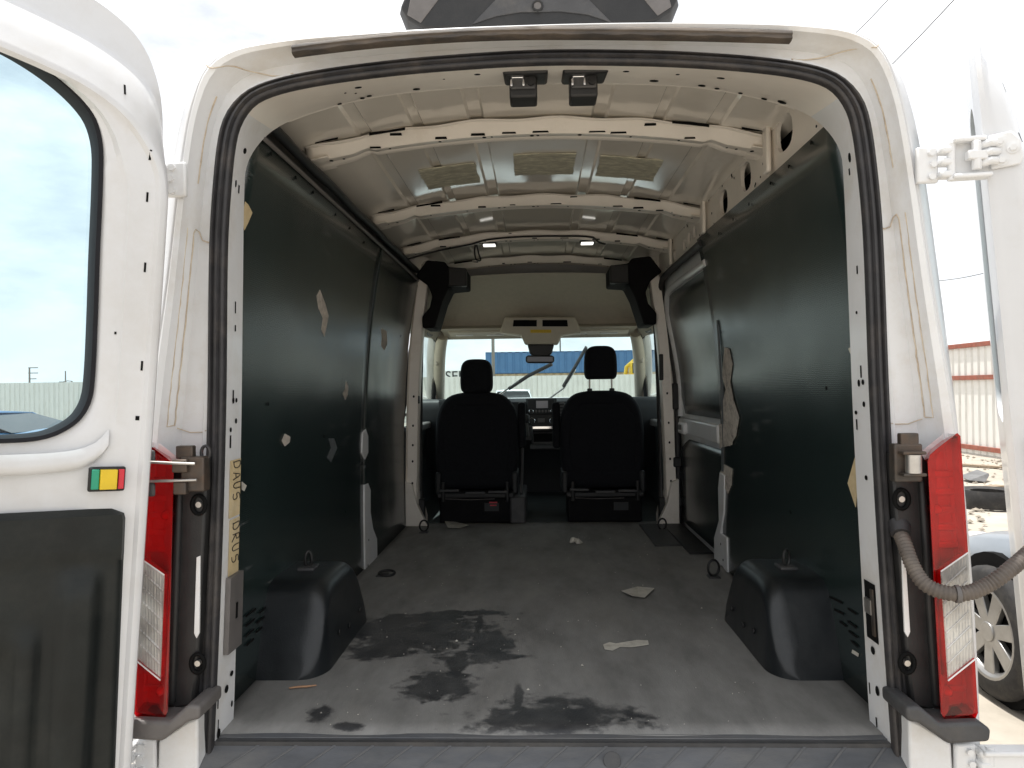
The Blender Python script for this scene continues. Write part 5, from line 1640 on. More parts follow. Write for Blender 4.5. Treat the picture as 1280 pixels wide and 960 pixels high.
def build_door(side, th, O, k_=1.0, TH=-0.088, shoulder=0.12):
    O, U, V, N = door_frame(side, th, O)
    W = lambda u, w, n=0.0: O + U * (u * k_) + V * (1.55 + (w - 1.55) * k_) + N * n
    outl = resample([(a, b, 0) for a, b in OUT_IN], 260, True)
    win = resample([(a, b, 0) for a, b in WIN], 200, True)
    sg = 1 if area(outl) > 0 else -1
    sw = 1 if area(win) > 0 else -1
    c = (0.40, 1.80)
    pr = lambda l: polar_resample(l, c, 240)
    ext = [Vector((p.x + (0.004), p.y, 0)) for p in offset_loop(outl, sg * 0.006)]
    for p in ext:
        p.y += 0.05 * sstep(2.0, 2.3, p.y) + 0.03 * sstep(2.25, 2.36, p.y)
    Lo = lambda l, n: [W(p.x, p.y, n) for p in pr(l)]
    inset = lambda d: offset_loop(outl, -sg * d)
    def clampwin(l):
        return l
    rd = MB()
    # outer skin -> edge -> inner panel -> window reveal
    bow = [W(p.x, p.y, TH - 0.012 - 0.0 * p.x) for p in pr(offset_loop(ext, -sg * 0.05))]
    def low(l, k):
        q = []
        for p in l:
            e = sstep(2.00, 2.32, p.y)
            q.append(Vector((p.x + 0.25 * k * e * (1 - sstep(0.0, 0.3, p.x)), p.y - k * e, 0)))
        return q
    outl2 = low(outl, shoulder)
    inset = lambda d: offset_loop(outl2, -sg * d)
    rings = [Lo(offset_loop(win, -sw * 0.002), TH - 0.010), bow, Lo(ext, TH), Lo(ext, TH + 0.010), Lo(offset_loop(outl, sg * 0.001), TH + 0.016), Lo(low(outl, shoulder * .12), TH * .68), Lo(low(outl, shoulder * .42), TH * .36), Lo(low(outl, shoulder * .78), -0.012), Lo(inset(0.004), -0.003), Lo(inset(0.010), 0.0), Lo(inset(0.020), 0.0), Lo(inset(0.028), -0.008)]
    o1 = pr(inset(0.028))
    wl = pr(win)
    def tow(t, n):
        return [W(a.x + (b.x - a.x) * t, a.y + (b.y - a.y) * t, n) for a, b in zip(o1, wl)]
    wo1 = pr(offset_loop(win, sw * 0.050))
    wo2 = pr(offset_loop(win, sw * 0.030))
    def capped(l, n):
        return [W(p.x, p.y, n) for p in l]
    rings += [tow(0.22, -0.010), tow(0.50, -0.012), tow(0.60, -0.022), tow(0.84, -0.026), tow(0.93, -0.034), Lo(win, -0.040), Lo(offset_loop(win, -sw * 0.002), TH - 0.010)]
    door = rd.loft(rings, True).build("rear_door", WHITE, van, smooth=38)
    # ledge below the window
    led = resample([(0.092, 1.462, 0), (0.115, 1.432, 0), (0.16, 1.414, 0), (0.26, 1.406, 0), (0.45, 1.404, 0), (0.66, 1.406, 0)], 30)
    rows = [[W(p.x, p.y + 0.012, -0.014), W(p.x, p.y + 0.002, -0.009), W(p.x, p.y - 0.012, -0.006), W(p.x, p.y - 0.024, -0.006), W(p.x, p.y - 0.032, -0.014)] for p in led]
    MB().loft(rows).build("door_ledge", WHITE, door, smooth=50)
    # gasket + glass
    g0 = offset_loop(win, sw * 0.004)
    g1 = offset_loop(win, -sw * 0.008)
    MB().loft([Lo(offset_loop(win, sw * 0.006), -0.034), Lo(g0, -0.028), Lo(offset_loop(win, -sw * 0.004), -0.030), Lo(g1, -0.046), Lo(g1, TH + 0.003)], True).build("window_gasket", GASK, door, smooth=50)
    gl = pr(offset_loop(win, sw * 0.001))
    n_ = len(gl)
    cpt_ = W(0.41, 1.87, TH + 0.004)
    mb = MB()
    mb.add([W(p.x, p.y, TH + 0.004) for p in gl] + [cpt_], [(i, (i + 1) % n_, n_) for i in range(n_)])
    mb.build("door_window", GLASSD, door)
    # lower trim board with stamped shapes
    tl_ = resample([(0.044, 1.27, 0), (0.052, 1.291, 0), (0.07, 1.296, 0), (0.40, 1.296, 0), (0.70, 1.296, 0), (0.725, 1.27, 0), (0.725, 0.9, 0), (0.725, 0.60, 0), (0.70, 0.575, 0), (0.40, 0.575, 0), (0.05, 0.575, 0), (0.028, 0.60, 0), (0.036, 0.95, 0)], 120, True)
    st = 1 if area(tl_) > 0 else -1
    # height field board
    mb = MB()
    cols_ = 60
    rws = 60
    pts = {}
    rows = []
    for j in range(rws + 1):
        w = 0.575 + (1.296 - 0.575) * j / rws
        ul = 0.028 + 0.018 * (w - 0.575) / 0.72 + (0.02 * (1 - min(1, (1.296 - w) / 0.02)) ** 2 if w > 1.27 else 0)
        ur = 0.725
        rr = []
        for i in range(cols_ + 1):
            u = ul + (ur - ul) * i / cols_
            hgt = 0.006
            b1 = sstep(0.088, 0.108, u) * (1 - sstep(0.155, 0.185, u)) * (1 - sstep(1.10, 1.19, w))
            b2 = sstep(0.235, 0.26, u) * (1 - sstep(0.62, 0.66, u)) * sstep(0.70, 0.76, w) * (1 - sstep(0.96, 1.04, w))
            b3 = sstep(0.195, 0.215, u) * (1 - sstep(0.235, 0.255, u)) * sstep(0.66, 0.72, w) * (1 - sstep(1.0, 1.07, w))
            hgt += 0.024 * b1 + 0.012 * b3 - 0.016 * b2 + 0.006 * sstep(1.17, 1.21, w)
            if i in (0, cols_) or j in (0, rws):
                hgt = -0.012
            rr.append(W(u, w, hgt))
        rows.append(rr)
    MB().loft(rows).build("door_trim_board", ARCHD, door, smooth=60)
    # slots in the inner panel
    bvh = BVHTree.FromPolygons([Vector(p) for p in rd.v], rd.f)
    sl3 = MB()
    for (u, w, a, b) in [(0.105, 2.235, .0022, .012), (0.047, 2.10, .0022, .011), (0.046, 2.005, .0022, .011), (0.041, 1.845, .0022, .011), (0.034, 1.62, .0022, .011), (0.036, 1.50, .004, .005), (0.09, 1.69, .002, .003)]:
        q = []
        for (du, dw) in ((-a, -b), (a, -b), (a, b), (-a, b)):
            hit = bvh.ray_cast(W(u + du, w + dw, 0.06), -N)
            q.append((hit[0] if hit[0] is not None else W(u + du, w + dw, -0.01)) + N * 0.0006)
        sl3.slab(q, N * 0.0006)
    tag(sl3.build("panel_slots", VOID, door, weld=False), kind='stuff')
    # lock slider: green / yellow / red
    lk = MB().slab([W(0.055, 1.336, -0.006), W(0.129, 1.336, -0.006), W(0.129, 1.391, -0.006), W(0.055, 1.391, -0.006)], N * 0.010).build("lock_slider", BLACK, door, bevel=0.004)
    for (a, b, m_, nm, h_) in [(0.109, 0.124, GREEN, "green_end", 0.0085), (0.074, 0.108, YELLOW, "yellow_slide", 0.014), (0.059, 0.071, RED, "red_end", 0.0085)]:
        MB().slab([W(a, 1.342, 0.004), W(b, 1.342, 0.004), W(b, 1.386, 0.004), W(a, 1.386, 0.004)], N * (h_ - 0.004 + 0.002)).build(nm, m_, lk, bevel=0.0015)
    return door, W
ARCHD = M("door_trim_plastic", (0.010, 0.0125, 0.012), 0.48, var=0.3, scale=10, spec=0.3, bump=0.1, bscale=220, alt=(0.034, 0.035, 0.031), altpos=(0.46, 0.85), rvar=0.12)
DL, WLf = build_door(-1, 138, Vector((-0.966, -0.215, 0)), 0.95)
tmpO, tu, tv, tn = door_frame(1, 240, Vector((0, 0, 0)))
DR, WRf = build_door(1, 240, Vector((1.150, -0.13, 0)) + tn * 0.072, 1.0, -0.072, 0.15)
tag(DL, "rear door swung open, its inner face with window, lock slider and dark trim board showing")
tag(DR, "rear door folded back along the van side, seen on its edge")
# right door edge details: hinge plate with bolts, grommet box
EN = -tu
def edgept(w, n):      # on the hinge-side edge face of the right door
    return WRf(-0.002, w, n)
hp = [(2.030, -0.064), (2.030, -0.010), (2.045, -0.003), (2.085, -0.006), (2.106, -0.020), (2.106, -0.064)]
hpl = MB().slab([edgept(w, n) for w, n in hp], EN * 0.006).build("hinge_door_plate", FRAME, DR, bevel=0.003)
for (w, n) in [(2.088, -0.044), (2.068, -0.020), (2.046, -0.042)]:
    p = edgept(w, n)
    MB().cyl(p + EN * 0.006, p + EN * 0.009, 0.0125, 16).build("bolt_washer", FRAME, DR, smooth=40)
    MB().cyl(p + EN * 0.008, p + EN * 0.016, 0.0075, 6).build("hinge_bolt", FRAME, DR)
gp = [(1.340, -0.045), (1.340, 0.02), (1.435, 0.02), (1.435, -0.045)]
gb = MB().slab([edgept(w, n) for w, n in gp], EN * 0.014).build("door_check_box", DKGREY, DR, bevel=0.006)
gp = [(1.362, -0.030), (1.362, 0.012), (1.418, 0.012), (1.418, -0.030)]
MB().slab([edgept(w, n) + EN * 0.0145 for w, n in gp], EN * 0.001).build("check_box_opening", VOID, gb)
MB().box(edgept(1.385, -0.012) + EN * 0.018, (0.016, 0.008, 0.04)).build("check_lever", RUSTY, gb, bevel=0.003)
p = edgept(1.462, -0.022)
MB().cyl(p, p + EN * 0.006, 0.010, 14).build("edge_plug", GREYPL, DR, smooth=40)
p = edgept(1.215, -0.01)
MB().cyl(p, p + EN * 0.02, 0.026, 14).build("conduit_socket", RUBBER, DR, smooth=40)
# hinges
def hinge(px, py, s, parent):
    b = at(px, py, 1.70)
    hg = MB().box(b, (0.048, 0.014, 0.082)).build("hinge_body_plate", FRAME, van, bevel=0.005)
    for dz in (0.026, 0.0, -0.028):
        p = b + Vector((s * (0.006 if dz else 0.010), -0.006, dz))
        MB().cyl(p, p + Vector((0, -0.009, 0)), 0.0075, 10).build("hinge_bolt", FRAME, hg)
    for dz in (0.028, 0.002, -0.026):
        MB().box(b + Vector((s * 0.034, -0.012, dz)), (0.030, 0.030, 0.016)).build("hinge_knuckle", FRAME, hg, bevel=0.005)
    MB().cyl(b + Vector((s * 0.045, -0.018, -0.040)), b + Vector((s * 0.045, -0.018, 0.042)), 0.009, 12).build("hinge_pin", FRAME, hg, smooth=50)
    return hg, b
hg, b = hinge(1158, 207, 1, van)
# link arm with flanges, out to the door plate
tgt = edgept(2.068, -0.060) + EN * 0.004
a = b + Vector((0.045, -0.018, 0))
ln = MB()
mid_ = a.lerp(tgt, 0.5)
dirv = (tgt - a)
Lh = dirv.length
rz = math.atan2(dirv.y, dirv.x)
rot = Matrix.Rotation(rz, 3, 'Z')
MB().box(mid_ + Vector((0, 0.012, 0.0)), (Lh, 0.008, 0.075), rot).build("hinge_link", FRAME, hg, bevel=0.003)
MB().box(a.lerp(tgt, 0.42) + Vector((0, 0.0, 0.040)), (Lh * 0.8, 0.034, 0.011), rot).build("link_flange", FRAME, hg, bevel=0.004)
MB().box(a.lerp(tgt, 0.48) + Vector((0, 0.0, -0.042)), (Lh * 0.95, 0.034, 0.011), rot).build("link_flange", FRAME, hg, bevel=0.004)
m2 = a.lerp(tgt, 0.55) + Vector((0, -0.012, 0))
MB().cyl(m2 + Vector((0, 0, -0.032)), m2 + Vector((0, 0, 0.032)), 0.010, 12).box(m2, (0.042, 0.02, 0.020)).build("link_pivot", FRAME, hg, bevel=0.003)
for dz in (0.02, 0.0, -0.02):
    MB().tube([a.lerp(tgt, 0.72) + Vector((0, -0.004, dz)), a.lerp(tgt, 0.86) + Vector((0, -0.018, dz)), tgt + Vector((0.01, -0.006, dz))], 0.009, 8).build("hinge_knuckle", FRAME, hg, smooth=60)
# lower right hinge, lower left hinge
hg2, b2 = hinge(1206, 952, 1, van)
MB().box(b2 + Vector((0.085, -0.01, 0.0)), (0.12, 0.03, 0.06)).build("hinge_link", FRAME, hg2, bevel=0.008)
MB().box(b2 + Vector((0.10, -0.015, 0.032)), (0.15, 0.04, 0.012)).build("link_flange", FRAME, hg2, bevel=0.004)
hg3, b3 = hinge(183, 945, -1, van)
hg4, b4 = hinge(221, 225, -1, van)
MB().box(b4 + Vector((-0.055, -0.01, 0)), (0.07, 0.03, 0.07)).build("hinge_link", FRAME, hg4, bevel=0.008)

# ------------------------------------------------------------------ litter on the load floor
def litter(name, pts, mat, label, cat, curl=0.004, th=0.0012, group=None):
    P = [on_floor(x, y) for x, y in pts]
    cx_ = sum(p[0] for p in P) / len(P)
    cy_ = sum(p[1] for p in P) / len(P)
    mb = MB()
    vs_ = [Vector((p[0], p[1], 0.7245 + curl * abs(math.sin(3 * p[0] + 5 * k)))) for k, p in enumerate(P)]
    n = len(vs_)
    vs_.append(Vector((cx_, cy_, 0.7245)))
    mb.add(vs_, [(i, (i + 1) % n, n) for i in range(n)])
    o = mb.build(name, mat, None, solid=th)
    return tag(o, label, cat, group)
litter("paper_scrap", [(777, 743), (797, 735), (818, 740), (806, 750), (790, 749)], PAPER, "square beige paper scrap lying flat on the load floor", "paper", 0.012)
litter("torn_label", [(754, 808), (762, 805), (770, 807), (796, 802), (810, 803), (811, 808), (790, 811), (772, 811), (766, 815), (756, 814)], PAPER, "torn strip of white label stuck to the load floor near the scuff plate", "label", 0.002)
litter("paper_slip", [(556, 655), (570, 654), (586, 659), (575, 663), (560, 662)], PAPER, "white paper slip lying behind the driver seat pedestal", "paper", 0.012)
fx, fy = on_floor(720, 681)
cr = MB().tube(resample([(fx - .03, fy, .732), (fx - .01, fy + .02, .745), (fx + .012, fy - .005, .738), (fx + .035, fy + .01, .730)], 10), [.004, .010, .016, .014, .010, .013, .017, .012, .008, .003], 6).build("crumpled_wrapper", PAPER, None, smooth=30)
tag(cr, "small crumpled wrapper on the floor between the two seats", "wrapper")
fx, fy = on_floor(378, 862)
tw = MB().tube([(fx - .035, fy - .008, .7275), (fx - .01, fy, .728), (fx + .012, fy + .001, .7285), (fx + .036, fy + .012, .7275)], [.0022, .003, .003, .0018], 6).build("wood_splinter", M("splinter_wood", (0.42, 0.24, 0.14), 0.8, var=0.2, scale=60), None, smooth=50)
tag(tw, "thin brown wood splinter on the floor below the wheel arch cover", "splinter")

gt = MB()
rg = random.Random(3)
for k in range(200):
    x, y = rg.uniform(-0.62, 0.62), 0.02 + 2.6 * rg.random() ** 1.5
    r_ = rg.uniform(0.0006, 0.0022) * (2.0 if rg.random() < 0.05 else 1)
    a = rg.uniform(0, 6.28)
    gt.add([(x + r_ * 1.6 * math.cos(a), y + r_ * 1.6 * math.sin(a), .723), (x - r_ * math.sin(a), y + r_ * math.cos(a), .723), (x - r_ * 1.2 * math.cos(a), y - r_ * math.sin(a), .723), (x, y, .7235 + r_ * 1.2)], [(0, 1, 3), (1, 2, 3), (2, 0, 3)])
tag(gt.build("floor_grit", PAPER, None, weld=False), "pale grit and crumbs scattered over the load floor", None, None, "stuff")

# ------------------------------------------------------------------ the yard
FENCE = M("white_corrugated_sheet", (0.70, 0.695, 0.66), 0.55, var=0.06, scale=3, alt=(0.42, 0.38, 0.31), altpos=(0.55, 0.9), stretch=(3, 3, 0.5))
RUSTP = M("rust_red_steel", (0.27, 0.085, 0.055), 0.75, var=0.25, scale=12, bump=0.2, alt=(0.20, 0.12, 0.09), altpos=(0.5, 0.8))
def corr_mesh(length, height, pitch=0.25, dep=0.04):
    mb = MB()
    n = int(round(length / pitch))
    pts = []
    for k in range(n):
        x = k * pitch
        pts += [(x, 0), (x + pitch * .58, 0), (x + pitch * .68, dep), (x + pitch * .90, dep)]
    pts.append((length, 0))
    mb.loft([[Vector((x, y, 0.03)) for x, y in pts], [Vector((x, y, height)) for x, y in pts]])
    return mb
def fence(name, p0, p1, height, label, rails, panel_len=3.0, py=-0.055):
    p0, p1 = Vector(p0), Vector(p1)
    dv = (p1 - p0)
    Ln = dv.length
    ang = math.atan2(dv.y, dv.x)
    f = empty(name, p0, label, "fence")
    f.rotation_euler = (0, 0, ang)
    n = int(Ln / panel_len)
    src = psrc = rsrc = None
    for k in range(n):
        if src is None:
            o = corr_mesh(panel_len - 0.01, height).build("fence_panel", FENCE, None, solid=0.003)
            src = o
            po = MB().box((0, py, height / 2), (0.10, 0.10, height - 0.02)).build("fence_post", RUSTP, None, bevel=0.006)
            psrc = po
            rl = []
            for z in rails:
                r_ = MB().box((panel_len / 2, -0.032, z), (panel_len - 0.1, 0.055, 0.10)).build("fence_rail", RUSTP, None, bevel=0.005)
                rl.append(r_)
            objs = [o, po] + rl
            base = objs
        else:
            objs = []
            for q in base:
                c_ = q.copy()
                col.objects.link(c_)
                objs.append(c_)
        for q in objs:
            q.parent = f
            q.matrix_parent_inverse = Matrix.Identity(4)
            q.location = (k * panel_len, 0, 0)
    return f
fence("yard_fence", (-60, 34.2, 0), (9.5, 34.2, 0), 2.25, "long white corrugated fence across the far end of the yard", [], py=0.10)
fence("yard_fence", (9.6, 34.1, 0), (9.6, 4, 0), 2.48, "white corrugated fence on rust red posts and rails beside the van", [0.16, 1.70, 2.42])

# building beyond the far fence
BLUE = M("blue_metal_cladding", (0.065, 0.165, 0.33), 0.55, var=0.08, scale=1.5)
bl = empty("warehouse", (3.0, 58, 0), "long blue clad warehouse with a tan lower wall beyond the far fence", "building")
def bldg_wall(x0, x1, z0, z1, mat, name, yo=0.0):
    mb = corr_mesh(x1 - x0, z1 - z0, 0.6, 0.06)
    mb.v = [(x + x0, y + 58 + yo, z + z0) for x, y, z in mb.v]
    return mb.build(name, mat, bl)
bldg_wall(-4.2, 16.8, 2.9, 4.65, BLUE, "blue_cladding")
bldg_wall(-4.0, 16.6, 0.0, 2.9, M("tan_block_wall", (0.42, 0.33, 0.22), 0.85, var=0.1, scale=3), "lower_wall", 0.15)
MB().box((6.3, 62, 4.62), (21.0, 8.0, 0.10)).build("roof", BLUE, bl, bevel=0.02)
MB().box((6.3, 65.9, 2.3), (20.6, 0.1, 4.5)).build("back_wall", BLUE, bl)
for x in (-4.1, 16.7):
    MB().box((x, 62, 2.3), (0.1, 7.8, 4.5)).build("end_wall", BLUE, bl)
# sign
SIGNW = M("white_sign_board", (0.75, 0.75, 0.72), 0.5, var=0.05)
sg_ = empty("billboard", (-4.4, 40, 0), "white sign board with dark lettering standing behind the far fence", "sign")
a_, b_ = at(555, 463, 41.8), at(592, 477, 41.8)
MB().box(((a_.x + b_.x) / 2, a_.y, (a_.z + b_.z) / 2), (b_.x - a_.x, 0.08, a_.z - b_.z)).build("sign_board", SIGNW, sg_, bevel=0.01)
for q in (0.25, 0.75):
    MB().box((a_.x + (b_.x - a_.x) * q, a_.y + 0.1, b_.z / 2), (0.10, 0.10, b_.z)).build("sign_post", GREYPL, sg_)
cu = bpy.data.curves.new("sign_text", 'FONT')
cu.body = "SER"
cu.size = 0.78
cu.extrude = 0.01
tobj = bpy.data.objects.new("tmp", cu)
col.objects.link(tobj)
dg = bpy.context.evaluated_depsgraph_get()
tm = bpy.data.meshes.new_from_object(tobj.evaluated_get(dg))
bpy.data.objects.remove(tobj)
for v_ in tm.vertices:
    x, y, z = v_.co
    v_.co = (a_.x + 0.07 + x * 0.98, a_.y - 0.05 - z, b_.z + 0.07 + y)
tm.materials.append(BLACK)
to = bpy.data.objects.new("sign_lettering", tm)
link(to, sg_)

# poles
POLE = M("weathered_pole", (0.22, 0.20, 0.18), 0.8, var=0.2, scale=10, stretch=(1, 1, 0.2))
def pole(px, d, top, r, label, arms=(), lamp=False, name="utility_pole"):
    b = at(px, VY, d)
    o = empty(name, (b.x, b.y, 0), label, "pole" if not lamp else "street lamp")
    MB().tube([(b.x, b.y, 0), (b.x, b.y, top * .5), (b.x, b.y, top)], [r * 1.15, r, r * 0.8], 10).build("pole_shaft", POLE, o, smooth=60)
    for (z, w) in arms:
        MB().box((b.x + w * 0.4, b.y, z), (w, 0.09, 0.09)).build("cross_arm", POLE, o)
    if lamp:
        MB().tube([(b.x, b.y, top), (b.x - 0.5, b.y, top + 0.05), (b.x - 1.0, b.y, top - 0.05)], 0.05, 6).build("lamp_arm", POLE, o)
        MB().box((b.x - 1.15, b.y, top - 0.08), (0.5, 0.22, 0.12)).build("lamp_head", GREYPL, o, bevel=0.03)
    return o
pole(617, 40, 11.5, 0.085, "plain tall grey pole rising behind the driver seat headrest")
pole(37, 75, 4.6, 0.10, "utility pole with three short arms beyond the far fence", [(4.55, 1.0), (4.0, 1.0), (3.4, 0.8)])
pole(82, 90, 4.7, 0.09, "thin bare pole beside the street lamp beyond the fence")
pole(90, 80, 3.2, 0.10, "short street lamp with one arm beyond the fence", lamp=True, name="street_lamp")
pole(701, 70, 7.5, 0.08, "thin pole standing behind the blue warehouse")
# overhead wires on the right
def wire(a, b, sag, label, name="overhead_wire"):
    pts = []
    for k in range(25):
        t = k / 24
        p = a.lerp(b, t)
        p.z -= sag * 4 * t * (1 - t)
        pts.append(p)
    tag(MB().tube(pts, 0.016, 6).build(name, BLACK, None, smooth=60), label, "wire")
wire(at(1085, 110, 30), at(1260, -75, 22), 0.1, "overhead wire slanting above the folded rear door")
wire(at(1060, 50, 34), at(1140, -35, 30), 0.1, "overhead wire slanting above the van roof corner")
wire(at(1150, 352, 40), at(1300, 318, 34), 0.3, "low overhead wire crossing between van side and folded rear door")

# yellow machine beyond the fence on the right
YM = M("yellow_machine_paint", (0.66, 0.45, 0.03), 0.45, var=0.1, scale=4, alt=(0.4, 0.3, 0.1), altpos=(0.55, 0.85))
mb0 = at(792, VY, 46)
ym = empty("wheel_loader", (mb0.x, mb0.y, 0), "yellow loader parked behind the far fence near the passenger seat", "loader")
MB().box((mb0.x + 0.3, mb0.y, 1.7), (1.5, 2.4, 1.3)).build("engine_housing", YM, ym, bevel=0.1)
MB().box((mb0.x + 0.25, mb0.y - 0.2, 2.75), (1.0, 1.2, 0.9)).build("cab_frame", YM, ym, bevel=0.06)
MB().box((mb0.x + 0.25, mb0.y - 0.82, 2.8), (0.8, 0.03, 0.6)).build("cab_glass", GLASSC, ym)
MB().tube([(mb0.x - 0.6, mb0.y, 1.6), (mb0.x - 0.45, mb0.y - 0.3, 2.9), (mb0.x + 0.2, mb0.y - 0.9, 3.5)], 0.12, 8).build("lift_arm", YM, ym, smooth=50)
MB().box((mb0.x + 0.4, mb0.y - 1.0, 3.5), (1.0, 0.5, 0.35)).build("bucket", YM, ym, bevel=0.05)
for dx in (-0.55, 1.15):
    for dy in (-0.9, 0.9):
        wheel(ym, (mb0.x + dx, mb0.y + dy, 0.65), 0.65, 0.4, -1 if dx < 0 else 1, 5)

# ---- cars
def sedan(name, label, paint, loc, heading, Lc=4.5, Wc=1.75, H=1.40, hood=0.86, deck=1.0, group=None):
    car = empty(name, loc, label, "car", group)
    hw = Wc / 2
    T = Matrix.Translation(Vector(loc)) @ Matrix.Rotation(heading, 4, 'Z')
    tf = lambda mb: (setattr(mb, 'v', [tuple(T @ Vector(p)) for p in mb.v]), mb)[1]
    st_ = [(0.0, 0.42, 0.78, .86), (0.05, 0.34, deck - .06, .94), (0.18, .25, deck, .98), (0.28, .22, deck, 1.0), (0.5, .20, .98, 1.0), (0.70, .20, hood + .10, 1.0), (0.74, .20, hood + .06, 1.0), (0.88, .22, hood - .04, .97), (0.96, .28, hood - .14, .92), (1.0, .38, .60, .82)]
    rows = []
    for (t, zb, zt, ws_) in st_:
        y = -Lc / 2 + Lc * t
        h_ = hw * ws_
        prf = [(0, zb), (h_ * .86, zb), (h_ * .97, zb + .10), (h_, zb + (zt - zb) * .45), (h_ * .985, zt - .12), (h_ * .93, zt - .03), (h_ * .80, zt), (0, zt + .03)]
        rows.append([Vector((x, y, z)) for x, z in prf] + [Vector((-x, y, z)) for x, z in reversed(prf[1:-1])])
    tf(MB().loft(rows, True, True)).build("body", paint, car, smooth=50)
    # greenhouse
    gh = [(-0.33, deck - .02, .72), (-0.17, H - .03, .60), (-0.02, H, .61), (0.10, H - .05, .60), (0.245, hood + .06, .74)]
    base = lambda t: deck - .02 if t < 0 else deck - .04
    Lw = []
    for (t, z, w_) in gh:
        Lw.append((t * Lc, z, w_ * hw / 0.875 if False else w_))
    roofp = [Vector((s * w_, y, z)) for (y, z, w_) in Lw[1:4] for s in (-1, 1)]
    k = hw / 0.875
    roof_rows = [[Vector((x * w_ * k, y, z + .02 * (1 - x * x))) for x in (-1, -.6, 0, .6, 1)] for (y, z, w_) in Lw[1:4]]
    tf(MB().loft(roof_rows)).build("roof", paint, car, smooth=60, solid=0.02)
    bz_ = 0.96
    B = [Vector((.80 * k, -0.33 * Lc, bz_)), Vector((.80 * k, 0.245 * Lc, bz_ - .06))]
    for s in (-1, 1):
        side = [Vector((s * .80 * k, Lw[0][0] + .10, bz_)), Vector((s * .80 * k, 0.235 * Lc, bz_ - .04)), Vector((s * Lw[3][2] * k, Lw[3][0] + .02, Lw[3][1] - .01)), Vector((s * Lw[2][2] * k, Lw[2][0], Lw[2][1] - .01)), Vector((s * Lw[1][2] * k, Lw[1][0], Lw[1][1] - .01))]
        tf(MB().slab(side, (-s * .006, 0, 0))).build("side_window", GLASSC, car)
        for (a, b) in ((side[0], side[4]), (side[1], side[2]), (Vector((s * .805 * k, -.02 * Lc, bz_)), Vector((s * Lw[2][2] * k, -.02 * Lc, H - .01))), (side[4], side[3]), (side[3], side[2])):
            tf(MB().tube([a, b], 0.028, 6)).build("pillar", paint, car, smooth=60)
        tf(MB().tube([side[0] + Vector((s * .012, 0, .0)), side[1] + Vector((s * .012, 0, .0))], 0.010, 6)).build("belt_trim", CHROME, car, smooth=60)
        tf(MB().box((s * .62 * k, Lc * .475, hood - .20), (.34, .12, .14))).build("headlight", CLEARL, car, bevel=0.03)
        tf(MB().box((s * .66 * k, -Lc * .488, .80), (.30, .08, .14))).build("rear_light", REDL, car, bevel=0.02)
        tf(MB().box((s * (hw + .07), 0.19 * Lc, 1.0), (.18, .09, .12))).build("wing_mirror", paint, car, bevel=0.03)
        for yw in (-0.30 * Lc, 0.31 * Lc):
            tf(MB().cyl((s * (hw + .004), yw, .34), (s * (hw - .16), yw, .34), 0.372, 28)).build("wheel_well", VOID, car, smooth=40)
            c_ = T @ Vector((s * (hw - .045), yw, .325))
            wm_ = empty("wheel", c_, parent=car)
            mb = MB()
            if abs(math.sin(heading)) < 0.3:
                wheel(wm_, tuple(c_), 0.325, 0.20, s if math.cos(heading) > 0 else -s, 7)
            else:
                # wheel built along x then turned with the car
                q0 = len(bpy.data.objects)
                before = set(bpy.data.objects)
                wheel(wm_, (0, 0, 0), 0.325, 0.20, s, 7)
                RT = Matrix.Translation(c_) @ Matrix.Rotation(heading, 4, 'Z')
                for o_ in set(bpy.data.objects) - before:
                    o_.data.transform(RT)
    ws1 = [Vector((-.74 * k, .245 * Lc, hood + .09)), Vector((.74 * k, .245 * Lc, hood + .09)), Vector((.60 * k, .10 * Lc, H - .05)), Vector((-.60 * k, .10 * Lc, H - .05))]
    tf(MB().slab(ws1, (0, .006, .004))).build("windscreen", GLASSC, car)
    ws2 = [Vector((-.72 * k, -.33 * Lc, deck)), Vector((.72 * k, -.33 * Lc, deck)), Vector((.60 * k, -.17 * Lc, H - .03)), Vector((-.60 * k, -.17 * Lc, H - .03))]
    tf(MB().slab(ws2, (0, -.006, .004))).build("rear_window", GLASSC, car)
    tf(MB().box((0, Lc * .485, .50), (Wc * .6, .08, .18))).build("grille", BLACK, car, bevel=0.02)
    tf(MB().box((0, 0, 0.9), (Wc * .7, Lc * .36, .10))).build("seat_row", BLACK, car, bevel=0.03)
    return car
CARBLUE = M("metallic_blue_paint", (0.10, 0.23, 0.42), 0.3, metal=0.3, var=0.05, coat=0.8)
CARSIL = M("silver_car_paint", (0.24, 0.27, 0.30), 0.35, metal=0.5, var=0.08, scale=4, coat=0.5, alt=(0.25, 0.23, 0.20), altpos=(0.6, 0.9))
CARWHT = M("white_car_paint", (0.72, 0.76, 0.78), 0.3, var=0.04, coat=0.8)
sedan("parked_car", "blue saloon parked in front of the far fence, seen through the rear door window", CARBLUE, (-8.15, 8.1, 0), R(88), 4.6, 1.78, 1.345, 0.86, 1.09)
sedan("parked_car", "silver saloon with alloy wheel standing beside the folded rear door", CARSIL, (3.12, 0.55, 0), R(0), 4.5, 1.76, 1.42, 0.80, 1.0)
sedan("parked_car", "pale car seen over the dashboard through the windscreen", CARWHT, (-0.95, 26.5, 0), R(180), 4.4, 1.75, 1.56, 1.0, 1.15)

